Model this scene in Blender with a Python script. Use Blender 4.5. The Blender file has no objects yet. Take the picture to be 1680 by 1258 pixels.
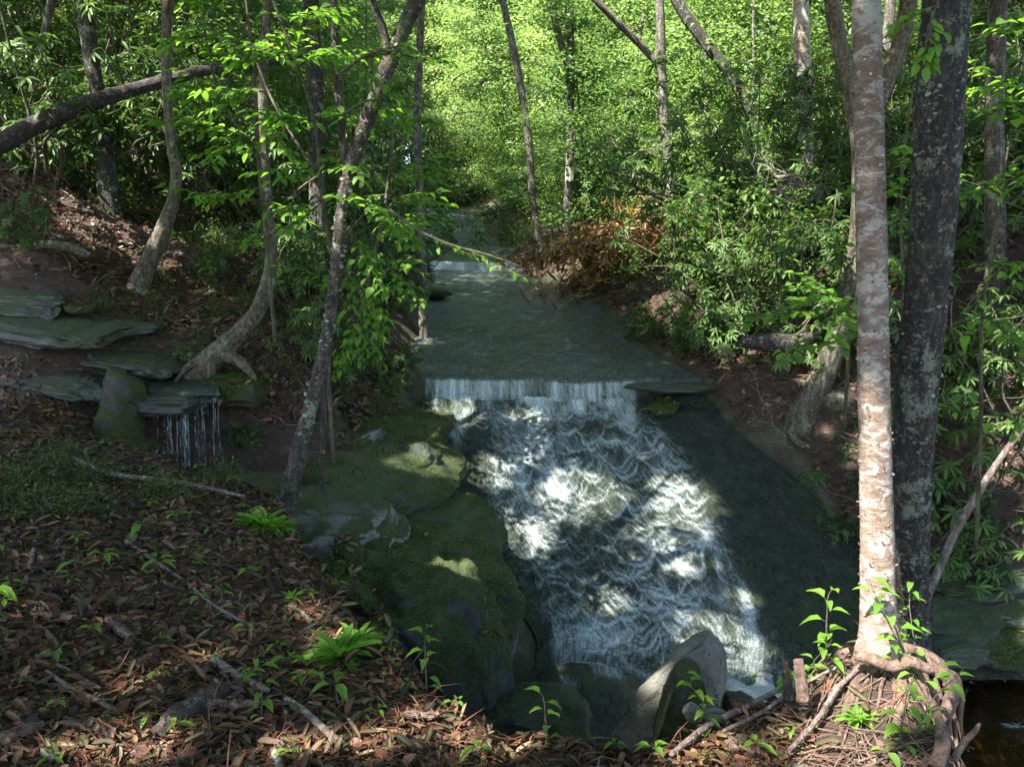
import bpy, math, random
import numpy as np
from mathutils import Vector, Matrix
random.seed(7)
RNG = np.random.default_rng(11)
SC = bpy.context.scene
COL = SC.collection
W0, H0, F = 1680.0, 1258.0, 1398.0
EYE = np.array([0.0, 0.0, 1.7])
PITCH = math.radians(8)
cP, sP = math.cos(PITCH), math.sin(PITCH)

# ------------------------------------------------------------------ camera / light
cam_d = bpy.data.cameras.new('camera'); cam = bpy.data.objects.new('camera', cam_d); COL.objects.link(cam)
cam.location = EYE; cam.rotation_euler = (math.radians(90) - PITCH, 0, 0)
cam_d.sensor_width = 36; cam_d.lens = 30.0; cam_d.clip_end = 600; cam_d.clip_start = 0.05
SC.camera = cam
SUN = np.array([-0.58, -0.48, 0.97]); SUN = SUN / np.linalg.norm(SUN)      # direction towards the sun
wd = bpy.data.worlds.new('World'); SC.world = wd; wd.use_nodes = True
nt = wd.node_tree
bg = nt.nodes['Background']
sky = nt.nodes.new('ShaderNodeTexSky'); sky.sky_type = 'NISHITA'; sky.sun_disc = False
sky.sun_elevation = math.asin(SUN[2]); sky.sun_rotation = math.atan2(SUN[0], SUN[1])
nt.links.new(sky.outputs[0], bg.inputs[0]); bg.inputs[1].default_value = 0.11
sl = bpy.data.lights.new('sun', 'SUN'); sl.energy = 5.0; sl.angle = math.radians(0.55); sl.color = (1.0, 0.95, 0.87)
so = bpy.data.objects.new('sun', sl); COL.objects.link(so)
so.rotation_euler = Vector(tuple(SUN)).to_track_quat('Z', 'Y').to_euler(); so.location = (0, 0, 40)
SC.view_settings.view_transform = 'Standard'; SC.view_settings.look = 'None'
SC.view_settings.exposure = 2.55; SC.view_settings.gamma = 1
SC.render.engine = 'CYCLES'
cy = SC.cycles
cy.max_bounces = 5; cy.diffuse_bounces = 3; cy.glossy_bounces = 2; cy.transmission_bounces = 3; cy.adaptive_threshold = 0.02; cy.transparent_max_bounces = 6
cy.use_denoising = True
cy.sample_clamp_indirect = 6.0
try: cy.denoiser = 'OPENIMAGEDENOISE'
except Exception: pass

def tab(pts):
    xs, ys = zip(*pts); return lambda v: np.interp(v, xs, ys)
# ------------------------------------------------------------------ pixel -> world while laying out
def ray(px, py):
    u = (px - W0 / 2) / F; v = (H0 / 2 - py) / F
    return np.array([u, cP + sP * v, -sP + cP * v])
DEPTH = tab([(0, 0), (7.6, 7.6), (13, 10.6), (26, 21.2), (120, 97.8)])      # layout depth numbers -> metres forward
def pix(px, py, Y):
    d = ray(px, py); Y = float(DEPTH(Y)); return EYE + d * (Y / d[1])
def gpix(px, py, y0=1.5, y1=90):
    d = ray(px, py); Y = np.arange(y0, y1, 0.02)
    P = EYE[None] + d[None] * (Y / d[1])[:, None]
    hit = np.nonzero(P[:, 2] < height(P[:, 0], P[:, 1]))[0]
    if len(hit) == 0: return P[-1]
    p = P[hit[0]]; p[2] = float(height(p[0:1], p[1:2])[0]); return p

# ------------------------------------------------------------------ noise
def _h(ix, iy, iz, s):
    n = (ix * 374761393 + iy * 668265263 + iz * 2147483647 + s * 1274126177) & 0x7fffffff
    n = ((n ^ (n >> 13)) * 1274126177) & 0x7fffffff
    n = ((n ^ (n >> 16)) * 668265263) & 0x7fffffff
    return ((n ^ (n >> 15)) & 0xffffff) / 0xffffff * 2 - 1
def vn(x, y, z=None, s=0):
    flat = z is None
    x = np.asarray(x, float); y = np.asarray(y, float); z = np.zeros_like(x) if z is None else np.asarray(z, float)
    fx, fy, fz = np.floor(x), np.floor(y), np.floor(z)
    ix, iy, iz = fx.astype(np.int64), fy.astype(np.int64), fz.astype(np.int64)
    a, b, c = x - fx, y - fy, z - fz
    a = a * a * a * (a * (a * 6 - 15) + 10); b = b * b * b * (b * (b * 6 - 15) + 10); c = c * c * c * (c * (c * 6 - 15) + 10)
    r = 0
    for dx in (0, 1):
        for dy in (0, 1):
            for dz in ((0,) if flat else (0, 1)):
                r = r + _h(ix + dx, iy + dy, iz + dz, s) * np.where(dx, a, 1 - a) * np.where(dy, b, 1 - b) * np.where(dz, c, 1 - c)
    return r
def fbm(x, y, z=None, o=4, s=0):
    r = 0; amp = 0.5; k = 1.0
    for i in range(o):
        r = r + amp * vn(np.asarray(x) * k, np.asarray(y) * k, None if z is None else np.asarray(z) * k, s + i * 17)
        amp *= .5; k *= 2.03
    return r
def sstep(a, b, x):
    t = np.clip((np.asarray(x, float) - a) / (b - a), 0, 1); return t * t * (3 - 2 * t)

# ------------------------------------------------------------------ the stream
XL = tab([(5.5, .1), (6.6, .15), (7.77, .22), (8.29, -.1), (9.01, -.67), (10.19, -1.11), (10.6, -1.16), (11.4, -1.43), (13.9, -1.63), (16.3, -1.75), (18.75, -1.71), (21.2, -2.24), (27.7, -3.18), (34.2, -3.75), (39.1, -6.5), (48.9, -13)])
XR = tab([(5.5, 9), (7.2, 7.6), (7.6, 6.4), (8.03, 5.1), (8.37, 4.4), (8.87, 3.76), (9.6, 3.25), (10.2, 2.8), (10.6, 2.61), (11.74, 2.2), (13.9, 1.96), (16.3, 1.67), (17.9, 1.14), (20.1, .49), (21.4, .31), (24.5, -.08), (29.2, -.82), (34.2, -1.3), (39.1, -3.67), (48.9, -9.8)])
ZS0 = tab([(4.5, -2.9), (6.4, -2.75), (7.1, -2.35), (7.6, -2.0), (8.3, -1.53), (9.2, -.90), (10.40, -.02), (10.5, .05), (10.585, .215), (10.6, .24), (12.2, .444), (16.3, .966), (21.2, 1.51), (21.33, 1.7), (24.5, 2.19), (29.35, 2.96), (34.2, 3.78), (48.9, 6.0), (73.4, 9.3), (110, 14)])
def lipshift(x): return 0.14 * vn(np.asarray(x) * 1.1, np.asarray(x) * 0 + 3.3, s=5) + .06 * vn(np.asarray(x) * 3.3, np.asarray(x) * 0 + 7.3, s=6)
def zbed(x, y):
    x = np.asarray(x, float); y = np.asarray(y, float)
    near = np.exp(-((y - 10.6) / 1.3) ** 2) + np.exp(-((y - 21.27) / 1.3) ** 2)
    z = ZS0(y + lipshift(x) * near)
    wl, wr = XL(y), XR(y)
    t = np.clip((x - wl) / (wr - wl), -.5, 1.5)
    z = z + .04 * (2 * t - 1) ** 2 * sstep(8.5, 10, y)
    rough = sstep(6.8, 7.6, y)
    z = z + rough * (.05 * fbm(x * .55, y * .55, o=3, s=3) + .012 * fbm(x * 3, y * 3, o=3, s=9))
    # rounded rock at the toe that the water pours over
    d2 = ((x - .55) / 1.05) ** 2 + ((y - 6.55) / .95) ** 2
    hump = -1.62 - .62 * d2 + .05 * fbm(x * 2, y * 2, o=3, s=21)
    z = np.where(d2 < 2.2, np.maximum(z, hump), z)
    return z

def sdist(poly):
    P = np.array(poly, float); A = P; B = np.roll(P, -1, 0)
    def f(x, y):
        x = np.asarray(x, float); y = np.asarray(y, float)
        best = np.full(x.shape, 1e9); ins = np.zeros(x.shape, bool)
        for (ax, ay), (bx, by) in zip(A, B):
            ex, ey = bx - ax, by - ay
            t = np.clip(((x - ax) * ex + (y - ay) * ey) / (ex * ex + ey * ey), 0, 1)
            best = np.minimum(best, (x - ax - t * ex) ** 2 + (y - ay - t * ey) ** 2)
            c = ((ay > y) != (by > y)) & (x < (bx - ax) * (y - ay) / (by - ay + 1e-12) + ax)
            ins ^= c
        d = np.sqrt(best); return np.where(ins, d, -d)
    return f
FGPOLY = [(1.42, -3.0), (1.45, 2.2), (1.56, 2.8), (1.78, 3.4), (1.7, 3.72), (1.33, 3.54), (0.98, 3.3), (0.75, 3.16), (0.35, 3.12), (0.0, 3.1), (-0.3, 3.25), (-0.6, 3.85), (-0.85, 4.4), (-1.4, 5.15), (-1.75, 5.85), (-2.2, 6.4), (-2.9, 6.8), (-3.5, 7.1), (-4.3, 7.6), (-4.863, 7.878), (-5.852, 8.211), (-7.382, 8.489), (-25.879, 9.489), (-30, -3.0)]
FGD = sdist(FGPOLY)
LOW = np.array([(-1.4, 6.9, -0.42), (-1.076, 7.822, -0.568), (-0.7, 7.0, -1.1), (-0.2, 6.4, -1.75), (-2.0, 6.7, -0.35), (-2.6, 7.4, -0.78), (-3.227, 7.822, -0.744), (-3.02, 8.211, -0.612), (-2.327, 8.378, -0.208), (-1.549, 8.656, -0.104), (-2.032, 7.933, -0.428), (-2.631, 8.711, 0.248), (-3.254, 8.767, 0.489), (-4.209, 8.6, 0.803), (-5.36, 8.933, 1.414), (-7.643, 9.767, 2.294), (-3.497, 9.267, 1.044), (-4.234, 9.822, 1.404), (-2.588, 9.489, 0.881), (-1.841, 10.044, 0.444), (-1.491, 9.211, -0.011), (-1.107, 8.489, -0.422), (-4.288, 8.1, 0.509), (-5.69, 8.156, 0.894), (-4.0, 7.6, 0.1), (-7.822, 7.822, 1.211), (-10.0, 6.0, 1.0), (-0.8, 5.5, -1.6), (-0.2, 4.5, -2.4), (-1.0, 4.5, -1.6), (-1.6, 5.6, -0.9), (-2.5, 6.2, -0.5), (-3.303, 10.322, 1.576), (-5.708, 10.6, 2.271), (-1.957, 10.6, 0.885), (-5.176, 9.489, 1.743), (-10.044, 10.044, 2.956), (-13.032, 8.378, 2.165), (-14.0, 4.0, 1.2), (0.0, 3.0, -2.6), (-3.0, 4.0, -0.6), (-6.0, 5.0, 0.5)])
def _tps_fit(P):
    n = len(P); d = np.linalg.norm(P[:, None, :2] - P[None, :, :2], axis=2)
    K = np.where(d > 0, d * d * np.log(d + 1e-12), 0) + np.eye(n) * .02
    Q = np.c_[np.ones(n), P[:, :2]]
    M = np.block([[K, Q], [Q.T, np.zeros((3, 3))]])
    return np.linalg.solve(M, np.r_[P[:, 2], 0, 0, 0])
_tw = _tps_fit(LOW)
def zlow(x, y):
    x = np.asarray(x, float); y = np.asarray(y, float)
    sh = x.shape; x = np.clip(x.ravel(), -15, 1); y = np.clip(y.ravel(), 2, 14); n = len(LOW)
    r = _tw[n] + _tw[n + 1] * x + _tw[n + 2] * y
    for i in range(n):
        d2 = (x - LOW[i, 0]) ** 2 + (y - LOW[i, 1]) ** 2
        r = r + _tw[i] * .5 * d2 * np.log(d2 + 1e-12)
    return r.reshape(sh)
BANKR = tab([(-9, -.3), (-.25, -.12), (0, .0), (.13, .12), (.5, .42), (1.25, .8), (3.3, 1.55), (9, 3.8), (30, 11), (90, 26)])
BANKL = tab([(-9, -.3), (-.25, -.12), (0, .02), (.17, .25), (.6, .7), (1.1, .95), (2.9, 1.65), (5, 2.7), (11, 5.0), (30, 12), (90, 26)])
BANKF = tab([(-9, -.3), (-.25, -.12), (0, .0), (.2, .1), (1, .4), (3, .9), (8, 2.6), (30, 10), (90, 26)])
def height0(x, y):
    x = np.asarray(x, float); y = np.asarray(y, float)
    wl, wr = XL(y), XR(y); zs = ZS0(np.maximum(y, 6.9)); dl = wl - x; dr = x - wr
    wig = .16 * vn(x * .9, y * .9, s=31) + .08 * vn(x * 2.7, y * 2.7, s=32)
    far = sstep(19.5, 24.5, y)
    right = zs + (1 - far) * BANKR(dr + wig) + far * BANKF(dr + wig)
    left = zs + (1 - far) * BANKL(dl + wig) + far * BANKF(dl + wig)
    zl = zlow(x, y)
    wlow = 1 - sstep(9.5, 10.7, y)
    edge = sstep(-.1, .5, dl + wig * .5)
    left = left * (1 - wlow) + wlow * ((zs - .25) * (1 - edge) + zl * edge)
    mid = (wl + wr) / 2
    z = np.where(x > mid, right, left)
    z = np.where((y < 7.0) & (x > -.2), np.minimum(z, -2.75), z)
    z = z + .10 * fbm(x * .35, y * .35, o=3, s=41) * sstep(.3, 2, np.maximum(dl, dr)) + .035 * fbm(x * 1.7, y * 1.7, o=3, s=43)
    return z
def zfg(x, y):
    x = np.asarray(x, float); y = np.asarray(y, float)
    z = .075 * np.maximum(0, -x - .6) + .02 * np.maximum(0, y - 4)
    z = z + .16 * np.exp(-(((x - 1.58) / .30) ** 2 + ((y - 3.30) / .42) ** 2)) - .10 * np.exp(-(((x - .45) / .75) ** 2 + ((y - 3.0) / .5) ** 2))
    z = z + .10 * fbm(x * .6, y * .6, o=2, s=51) + .07 * fbm(x * 1.9, y * 1.9, o=4, s=53) * (1 - .6 * sstep(.3, 1, x))
    return z - .03
def height(x, y):
    x = np.asarray(x, float); y = np.asarray(y, float)
    d = FGD(x, y) + .07 * vn(x * 2.6, y * 2.6, s=61) + .03 * vn(x * 8, y * 8, s=62)
    m = sstep(-.30, .06, d)
    return height0(x, y) * (1 - m) + zfg(x, y) * m
def hz(x, y): return float(height(np.array([float(x)]), np.array([float(y)]))[0])
def normal_at(x, y, e=.05):
    gx = (height(x + e, y) - height(x - e, y)) / (2 * e); gy = (height(x, y + e) - height(x, y - e)) / (2 * e)
    n = np.stack([-gx, -gy, np.ones_like(gx)], -1); return n / np.linalg.norm(n, axis=-1, keepdims=True)

# ------------------------------------------------------------------ mesh building
def mesh_np(name, V, quads=None, tris=None, attrs=None, smooth=True, mats=None, midx=None, uv=None):
    V = np.asarray(V, np.float32)
    q = np.zeros((0, 4), np.int32) if quads is None or len(quads) == 0 else np.asarray(quads, np.int32)
    t = np.zeros((0, 3), np.int32) if tris is None or len(tris) == 0 else np.asarray(tris, np.int32)
    me = bpy.data.meshes.new(name)
    me.vertices.add(len(V)); me.vertices.foreach_set('co', V.ravel())
    loops = np.concatenate([q.ravel(), t.ravel()]).astype(np.int32)
    me.loops.add(len(loops)); me.loops.foreach_set('vertex_index', loops)
    nf = len(q) + len(t); me.polygons.add(nf)
    st = np.concatenate([np.arange(len(q)) * 4, len(q) * 4 + np.arange(len(t)) * 3]).astype(np.int32)
    me.polygons.foreach_set('loop_start', st)
    if smooth: me.polygons.foreach_set('use_smooth', np.ones(nf, bool))
    if midx is not None: me.polygons.foreach_set('material_index', np.asarray(midx, np.int32))
    me.update(calc_edges=True)
    for k, a in (attrs or {}).items():
        at = me.attributes.new(k, 'FLOAT', 'POINT'); at.data.foreach_set('value', np.asarray(a, np.float32).ravel())
    for m in (mats or []): me.materials.append(m)
    return me
def link(name, me, parent=None, loc=None):
    o = bpy.data.objects.new(name, me); COL.objects.link(o)
    if loc is not None: o.location = tuple(float(v) for v in loc)
    if parent is not None: o.parent = parent
    return o
def tag(o, label=None, cat=None, group=None, kind=None):
    if label: o['label'] = label
    if cat: o['category'] = cat
    if group: o['group'] = group
    if kind: o['kind'] = kind
    return o
def grid_faces(nu, nv):
    i = np.arange((nu - 1) * (nv - 1)); a = i // (nv - 1) * nv + i % (nv - 1)
    return np.stack([a, a + nv, a + nv + 1, a + 1], 1)
# ------------------------------------------------------------------ node helper
class NT:
    def __init__(s, name):
        s.m = bpy.data.materials.new(name); s.m.use_nodes = True; s.t = s.m.node_tree
        for n in list(s.t.nodes): s.t.nodes.remove(n)
        s.out = s.t.nodes.new('ShaderNodeOutputMaterial')
    def n(s, typ, ins=None, **kw):
        n = s.t.nodes.new('ShaderNode' + typ)
        for k, v in kw.items(): setattr(n, k, v)
        for k, v in (ins or {}).items():
            sock = n.inputs[k]
            if hasattr(v, 'bl_idname') or hasattr(v, 'is_output'): s.t.links.new(v, sock)
            else:
                if sock.type == 'RGBA' and len(v) == 3: v = (*v, 1)
                sock.default_value = v
        return n
    def coord(s, scale=(1, 1, 1), kind='Object'):
        if kind == 'World': c = s.n('NewGeometry').outputs['Position']
        else: c = s.n('TexCoord').outputs['Object']
        return s.n('Mapping', {'Vector': c, 'Scale': scale}).outputs[0]
    def noise(s, vec, scale, detail=4, rough=.55, dist=0.0):
        return s.n('TexNoise', {'Vector': vec, 'Scale': scale, 'Detail': detail, 'Roughness': rough, 'Distortion': dist}).outputs['Fac']
    def ramp(s, fac, stops):
        n = s.n('ValToRGB', {'Fac': fac}); cr = n.color_ramp
        while len(cr.elements) < len(stops): cr.elements.new(.5)
        for e, (p, c) in zip(cr.elements, stops):
            e.position = p; e.color = (c, c, c, 1) if isinstance(c, (int, float)) else (*c, 1)
        return n.outputs[0]
    def mixc(s, fac, a, b, mode='MIX'):
        n = s.n('Mix', None, data_type='RGBA', blend_type=mode)
        for i, v in ((0, fac), (6, a), (7, b)):
            if hasattr(v, 'is_output'): s.t.links.new(v, n.inputs[i])
            else: n.inputs[i].default_value = v if i == 0 else (*v, 1)
        return n.outputs[2]
    def math(s, op, a, b=0.0, clamp=False):
        n = s.n('Math', None, operation=op, use_clamp=clamp)
        for i, v in enumerate((a, b)):
            if hasattr(v, 'is_output'): s.t.links.new(v, n.inputs[i])
            else: n.inputs[i].default_value = v
        return n.outputs[0]
    def attr(s, name): return s.n('Attribute', None, attribute_name=name).outputs['Fac']
    def bump(s, h, strength=.5, dist=.02, normal=None):
        d = {'Height': h, 'Strength': strength, 'Distance': dist}
        if normal is not None: d['Normal'] = normal
        return s.n('Bump', d).outputs[0]
    def upness(s): return s.n('SeparateXYZ', {0: s.n('NewGeometry').outputs['Normal']}).outputs[2]
    def done(s, shader): s.t.links.new(shader, s.out.inputs[0]); return s.m
    def prin(s, **kw):
        d = {}
        names = dict(color='Base Color', rough='Roughness', normal='Normal', spec='Specular IOR Level', coat='Coat Weight', coatr='Coat Roughness', ior='IOR', sheen='Sheen Weight')
        for k, v in kw.items(): d[names[k]] = v
        return s.n('BsdfPrincipled', d).outputs[0]

def m_ground():
    t = NT('leaf_mould_soil'); w = t.coord(kind='World')
    n1 = t.noise(w, 1.3, 6); n2 = t.noise(w, 16, 8, .7); n3 = t.noise(w, 60, 4, .7)
    c = t.ramp(n2, [(.25, (.010, .006, .004)), (.45, (.030, .016, .010)), (.6, (.055, .030, .020)), (.8, (.10, .06, .045))])
    c = t.mixc(t.ramp(n3, [(.45, 0.0), (.7, .55)]), c, (.12, .075, .055))
    moss = t.ramp(n1, [(.56, 0.0), (.66, .8)])
    c = t.mixc(t.math('MULTIPLY', moss, t.ramp(n2, [(.3, 0.0), (.55, 1.0)])), c, (.030, .045, .008))
    h = t.math('ADD', t.math('MULTIPLY', n2, 1.0), t.math('MULTIPLY', n3, .5))
    return t.done(t.prin(color=c, rough=.9, normal=t.bump(h, .9, .05)))
def rock_mat(name, base=(.11, .11, .10), light=(.24, .25, .22), moss=.5, mosscol=(.035, .055, .008), wet=False, scale=1.0, dark=(.03, .032, .03)):
    t = NT(name); w = t.coord((scale,) * 3)
    n1 = t.noise(w, 1.6, 6, .6); n2 = t.noise(w, 9, 8, .7); n3 = t.noise(w, 70, 6, .75)
    c = t.ramp(n2, [(.3, dark), (.5, base), (.72, light)])
    c = t.mixc(t.ramp(n1, [(.35, .7), (.55, 0.0)]), c, dark)
    up = t.upness()
    mfac = t.math('ADD', t.math('MULTIPLY', up, .35), n1)
    mfac = t.math('ADD', mfac, t.math('MULTIPLY', t.math('SUBTRACT', n2, .5), .5))
    mf = t.ramp(mfac, [(max(.0, 1.02 - moss * .6), 0.0), (min(1, 1.12 - moss * .6), 1.0)])
    mc = t.mixc(t.ramp(n3, [(.40, 0.0), (.62, 1.0)]), tuple(v * .25 for v in mosscol), tuple(v * 1.9 for v in mosscol))
    mc = t.mixc(t.ramp(n2, [(.45, 0.0), (.7, .6)]), mc, (.10, .10, .012))
    c = t.mixc(mf, c, mc)
    c = t.mixc(t.ramp(n3, [(.36, .7), (.46, 0.0)]), c, tuple(v * .5 for v in dark))
    h = t.math('ADD', t.math('MULTIPLY', n2, 1.0), t.math('MULTIPLY', n3, t.math('ADD', t.math('MULTIPLY', mf, .9), .4)))
    r = t.math('ADD', t.math('MULTIPLY', mf, .35), .35 if wet else .6)
    return t.done(t.prin(color=c, rough=r, normal=t.bump(h, .8, .03)))
def m_bed():
    t = NT('wet_bedrock'); w = t.coord(kind='World')
    n1 = t.noise(w, .8, 5); n2 = t.noise(w, 5, 8, .65); n3 = t.noise(w, 40, 4, .7)
    dry = t.ramp(n2, [(.3, (.035, .028, .017)), (.55, (.075, .062, .040)), (.75, (.13, .112, .078))])
    wetc = t.ramp(n2, [(.3, (.014, .018, .009)), (.6, (.034, .038, .020)), (.8, (.06, .06, .034))])
    d = t.attr('dry')
    dn = t.math('ADD', d, t.math('MULTIPLY', t.math('SUBTRACT', n2, .5), .9))
    dn = t.math('ADD', dn, t.math('MULTIPLY', t.math('SUBTRACT', n1, .5), .6))
    df = t.ramp(dn, [(.42, 0.0), (.58, 1.0)])
    c = t.mixc(df, wetc, dry)
    mossm = t.math('MULTIPLY', t.ramp(n1, [(.5, 0.0), (.62, 1.0)]), t.ramp(n3, [(.3, .2), (.6, 1.0)]))
    c = t.mixc(t.math('MULTIPLY', mossm, .8), c, (.028, .042, .008))
    r = t.math('ADD', t.math('MULTIPLY', df, .4), .48)
    h = t.math('ADD', n2, t.math('MULTIPLY', n3, .35))
    return t.done(t.prin(color=c, rough=r, normal=t.bump(t.math('ADD', h, t.noise(w, 14, 6, .7)), .9, .05), spec=.25))
def m_water():
    t = NT('thin_running_water'); w = t.coord(kind='World')
    st = t.n('CombineXYZ', {0: t.math('MULTIPLY', t.attr('fu'), 4.2), 1: t.math('MULTIPLY', t.n('SeparateXYZ', {0: t.n('NewGeometry').outputs['Position']}).outputs[1], .2)}).outputs[0]
    n1 = t.noise(w, .9, 5); n2 = t.noise(w, 6, 6, .65); fine = t.noise(w, 55, 4, .7); streak = t.noise(st, 34, 5, .7, .6)
    sp = t.n('CombineXYZ', {0: t.math('MULTIPLY', t.attr('fu'), 4.2), 1: t.math('MULTIPLY', t.n('SeparateXYZ', {0: t.n('NewGeometry').outputs['Position']}).outputs[1], .45)}).outputs[0]
    peb = t.noise(sp, 30, 7, .78)
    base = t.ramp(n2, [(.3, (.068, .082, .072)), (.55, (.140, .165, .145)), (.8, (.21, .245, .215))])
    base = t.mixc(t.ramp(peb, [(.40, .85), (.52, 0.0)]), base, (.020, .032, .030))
    base = t.mixc(t.ramp(peb, [(.56, 0.0), (.68, .6)]), base, (.30, .36, .36))  # pale specks paint the sky's glints on the ripples
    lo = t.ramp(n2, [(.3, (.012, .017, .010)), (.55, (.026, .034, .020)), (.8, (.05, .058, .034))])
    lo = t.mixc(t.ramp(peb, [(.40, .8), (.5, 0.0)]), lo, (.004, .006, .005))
    lo = t.mixc(t.ramp(peb, [(.57, 0.0), (.70, .6)]), lo, (.075, .095, .09))  # the same painted glints, dimmer, for the slide
    base = t.mixc(t.attr('sky_tone'), lo, base)  # lightens the upper sheet: sky sheen put into the colour
    base = t.mixc(t.math('MULTIPLY', t.ramp(n1, [(.52, 0.0), (.68, .8)]), t.ramp(fine, [(.35, 0.0), (.6, 1.0)])), base, (.03, .055, .012))
    foam = t.attr('foam')
    g = t.math('ADD', t.math('MULTIPLY', t.math('SUBTRACT', streak, .5), 2.4), t.math('MULTIPLY', t.math('SUBTRACT', fine, .5), 2.2))
    ff = t.math('ADD', foam, t.math('MULTIPLY', g, t.math('ADD', t.math('MULTIPLY', foam, .55), .22)))
    ff = t.ramp(ff, [(.15, 0.0), (.42, .24), (.75, .58), (1.15, 1.0)])
    c = t.mixc(ff, base, (.60, .68, .68))
    r = t.math('ADD', t.math('MULTIPLY', ff, .45), .16)
    h = t.math('ADD', t.math('MULTIPLY', t.noise(w, 24, 4, .65), 1.0), t.math('MULTIPLY', streak, .45))
    return t.done(t.prin(color=c, rough=r, normal=t.bump(t.math('ADD', h, t.math('MULTIPLY', peb, 1.3)), .75, .04), ior=1.33))
def m_pool():
    t = NT('pool_water'); w = t.coord(kind='World')
    h = t.math('ADD', t.noise(w, 5, 4, .6), t.math('MULTIPLY', t.noise(w, 22, 3, .6), .25))
    b = t.bump(h, .35, .04)
    foam = t.attr('foam')
    fine = t.noise(w, 26, 5, .7)
    bub = t.noise(w, 7, 6, .7, .8)
    ff = t.math('ADD', t.math('MULTIPLY', foam, .75), t.math('ADD', t.math('MULTIPLY', t.math('SUBTRACT', fine, .5), 1.5), t.math('MULTIPLY', t.math('SUBTRACT', bub, .5), 1.8)))
    ff = t.math('MULTIPLY', t.ramp(ff, [(.25, 0.0), (.95, .85)]), t.ramp(foam, [(.03, 0.0), (.12, 1.0)]))
    gl = t.n('BsdfGlossy', {'Color': (1, 1, 1), 'Roughness': .05, 'Normal': b}).outputs[0]
    tr = t.n('BsdfTransparent', {'Color': (.62, .42, .20)}).outputs[0]
    fr = t.n('Fresnel', {'IOR': 1.33, 'Normal': b}).outputs[0]
    s = t.n('MixShader', {0: fr, 1: tr, 2: gl}).outputs[0]
    fo = t.prin(color=(.60, .63, .59), rough=.7, normal=t.bump(t.math('ADD', bub, t.math('MULTIPLY', fine, .6)), 1.0, .08))
    return t.done(t.n('MixShader', {0: ff, 1: s, 2: fo}).outputs[0])
M = {}
M['ground'] = m_ground(); M['bed'] = m_bed(); M['water'] = m_water(); M['pool'] = m_pool()

# ------------------------------------------------------------------ ground sheet (graded grid: fine near, coarse far)
def graded(a, b, pts):
    out = [a]
    while out[-1] < b: out.append(out[-1] + float(np.interp(out[-1], *zip(*pts))))
    return np.array(out)
gy = graded(-3, 130, [(-3, .3), (1.5, .05), (7, .05), (13, .10), (30, .3), (60, 1), (130, 4)])
gxr = graded(0, 110, [(0, .05), (4.5, .06), (7, .12), (14, .3), (40, 1.5), (110, 6)])
gx = np.r_[-gxr[:0:-1], gxr]
GX, GY = np.meshgrid(gx, gy, indexing='ij')
GZ = height(GX, GY)
DL, DR = XL(GY) - GX, GX - XR(GY)
inside = (DL < -.35) & (DR < -.45) & (GY > 7.2)
tz = (DL < 1.2) & (DL > -.5) & (GY > 7.3) & (GY < 10.4)
GZ = np.where(tz, np.minimum(GZ, zbed(GX, GY) - .05 + .45 * sstep(.95, 1.2, DL)), GZ)
GZ = np.where(inside, np.minimum(GZ, zbed(GX, GY) - .25), GZ)
me = mesh_np('ground', np.stack([GX, GY, GZ], -1).reshape(-1, 3), grid_faces(len(gx), len(gy)), mats=[M['ground']])
tag(link('ground', me), kind='structure')

# ------------------------------------------------------------------ bedrock slab and the water running over it
by = np.r_[np.arange(5.3, 10.3, .02), np.arange(10.3, 10.75, .010), np.arange(10.75, 21.0, .05), np.arange(21.0, 21.5, .02), np.arange(21.5, 50, .12)]
def strip(nu, el, er):
    u = np.linspace(0, 1, nu); X = (XL(by) - el)[None] * (1 - u[:, None]) + (XR(by) + er)[None] * u[:, None]
    return X, np.broadcast_to(by[None], X.shape).copy()
TER = tab([(5.3, 0), (6.8, .0), (7.4, 1), (10.2, 1), (10.6, 0), (60, 0)])
BX, BY = strip(240, .9 + .45 * TER(by), 1.0)
dry = np.maximum(np.maximum(XL(BY) - BX, BX - np.minimum(XR(BY) - .25, 3.6 + .1 * vn(BY * 2, BY * 0, s=8)), ) * 2.2 + .3, 0) * (1 - .85 * sstep(14, 20, BY)); dry = np.where((BX > 3.5) & (BY < 9.2), np.minimum(dry, .46 + .12 * vn(BX * 2, BY * 2, s=14)), dry)
edge = .12 * sstep(-.1, .5, np.maximum(XL(BY) - BX, BX - XR(BY)))
def terrace(d, y):
    n1 = .18 * vn(y * 1.3, y * 0 + 2.2, s=23) + .05 * vn(y * 5, d * 5, s=24); n2 = .2 * vn(y * 1.1, y * 0 + 8.2, s=25) + .05 * vn(y * 6, d * 6, s=26)
    return TER(y) * (.10 * sstep(.02, .12, d + n1 * .4) + .13 * sstep(.30, .36, d + n1) + .18 * sstep(.72, .80, d + n2) + .10 * np.maximum(d, 0) + .05 * fbm(d * 3, y * 2, o=3, s=27))
BD = XL(BY) - BX
BZ = zbed(BX, BY) + edge + np.where(BD > 0, terrace(BD, BY), 0) - .5 * sstep(1.22, 1.35, BD) * TER(BY)
me = mesh_np('bedrock', np.stack([BX, BY, BZ], -1).reshape(-1, 3), grid_faces(240, len(by)), attrs={'dry': np.clip(dry, 0, 1)}, mats=[M['bed']])
tag(link('bedrock', me), kind='structure')

def wstrip(nu):
    u = np.linspace(0, 1, nu); L_, R_ = XL(by) + .02, np.minimum(XR(by) - .22, 3.75 + .10 * np.sin(by * 5))
    X = L_[None] * (1 - u[:, None]) + R_[None] * u[:, None]; return X, np.broadcast_to(by[None], X.shape).copy()
WX, WY = wstrip(300)
foam = np.zeros_like(WX); wav = np.zeros_like(WX)
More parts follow.
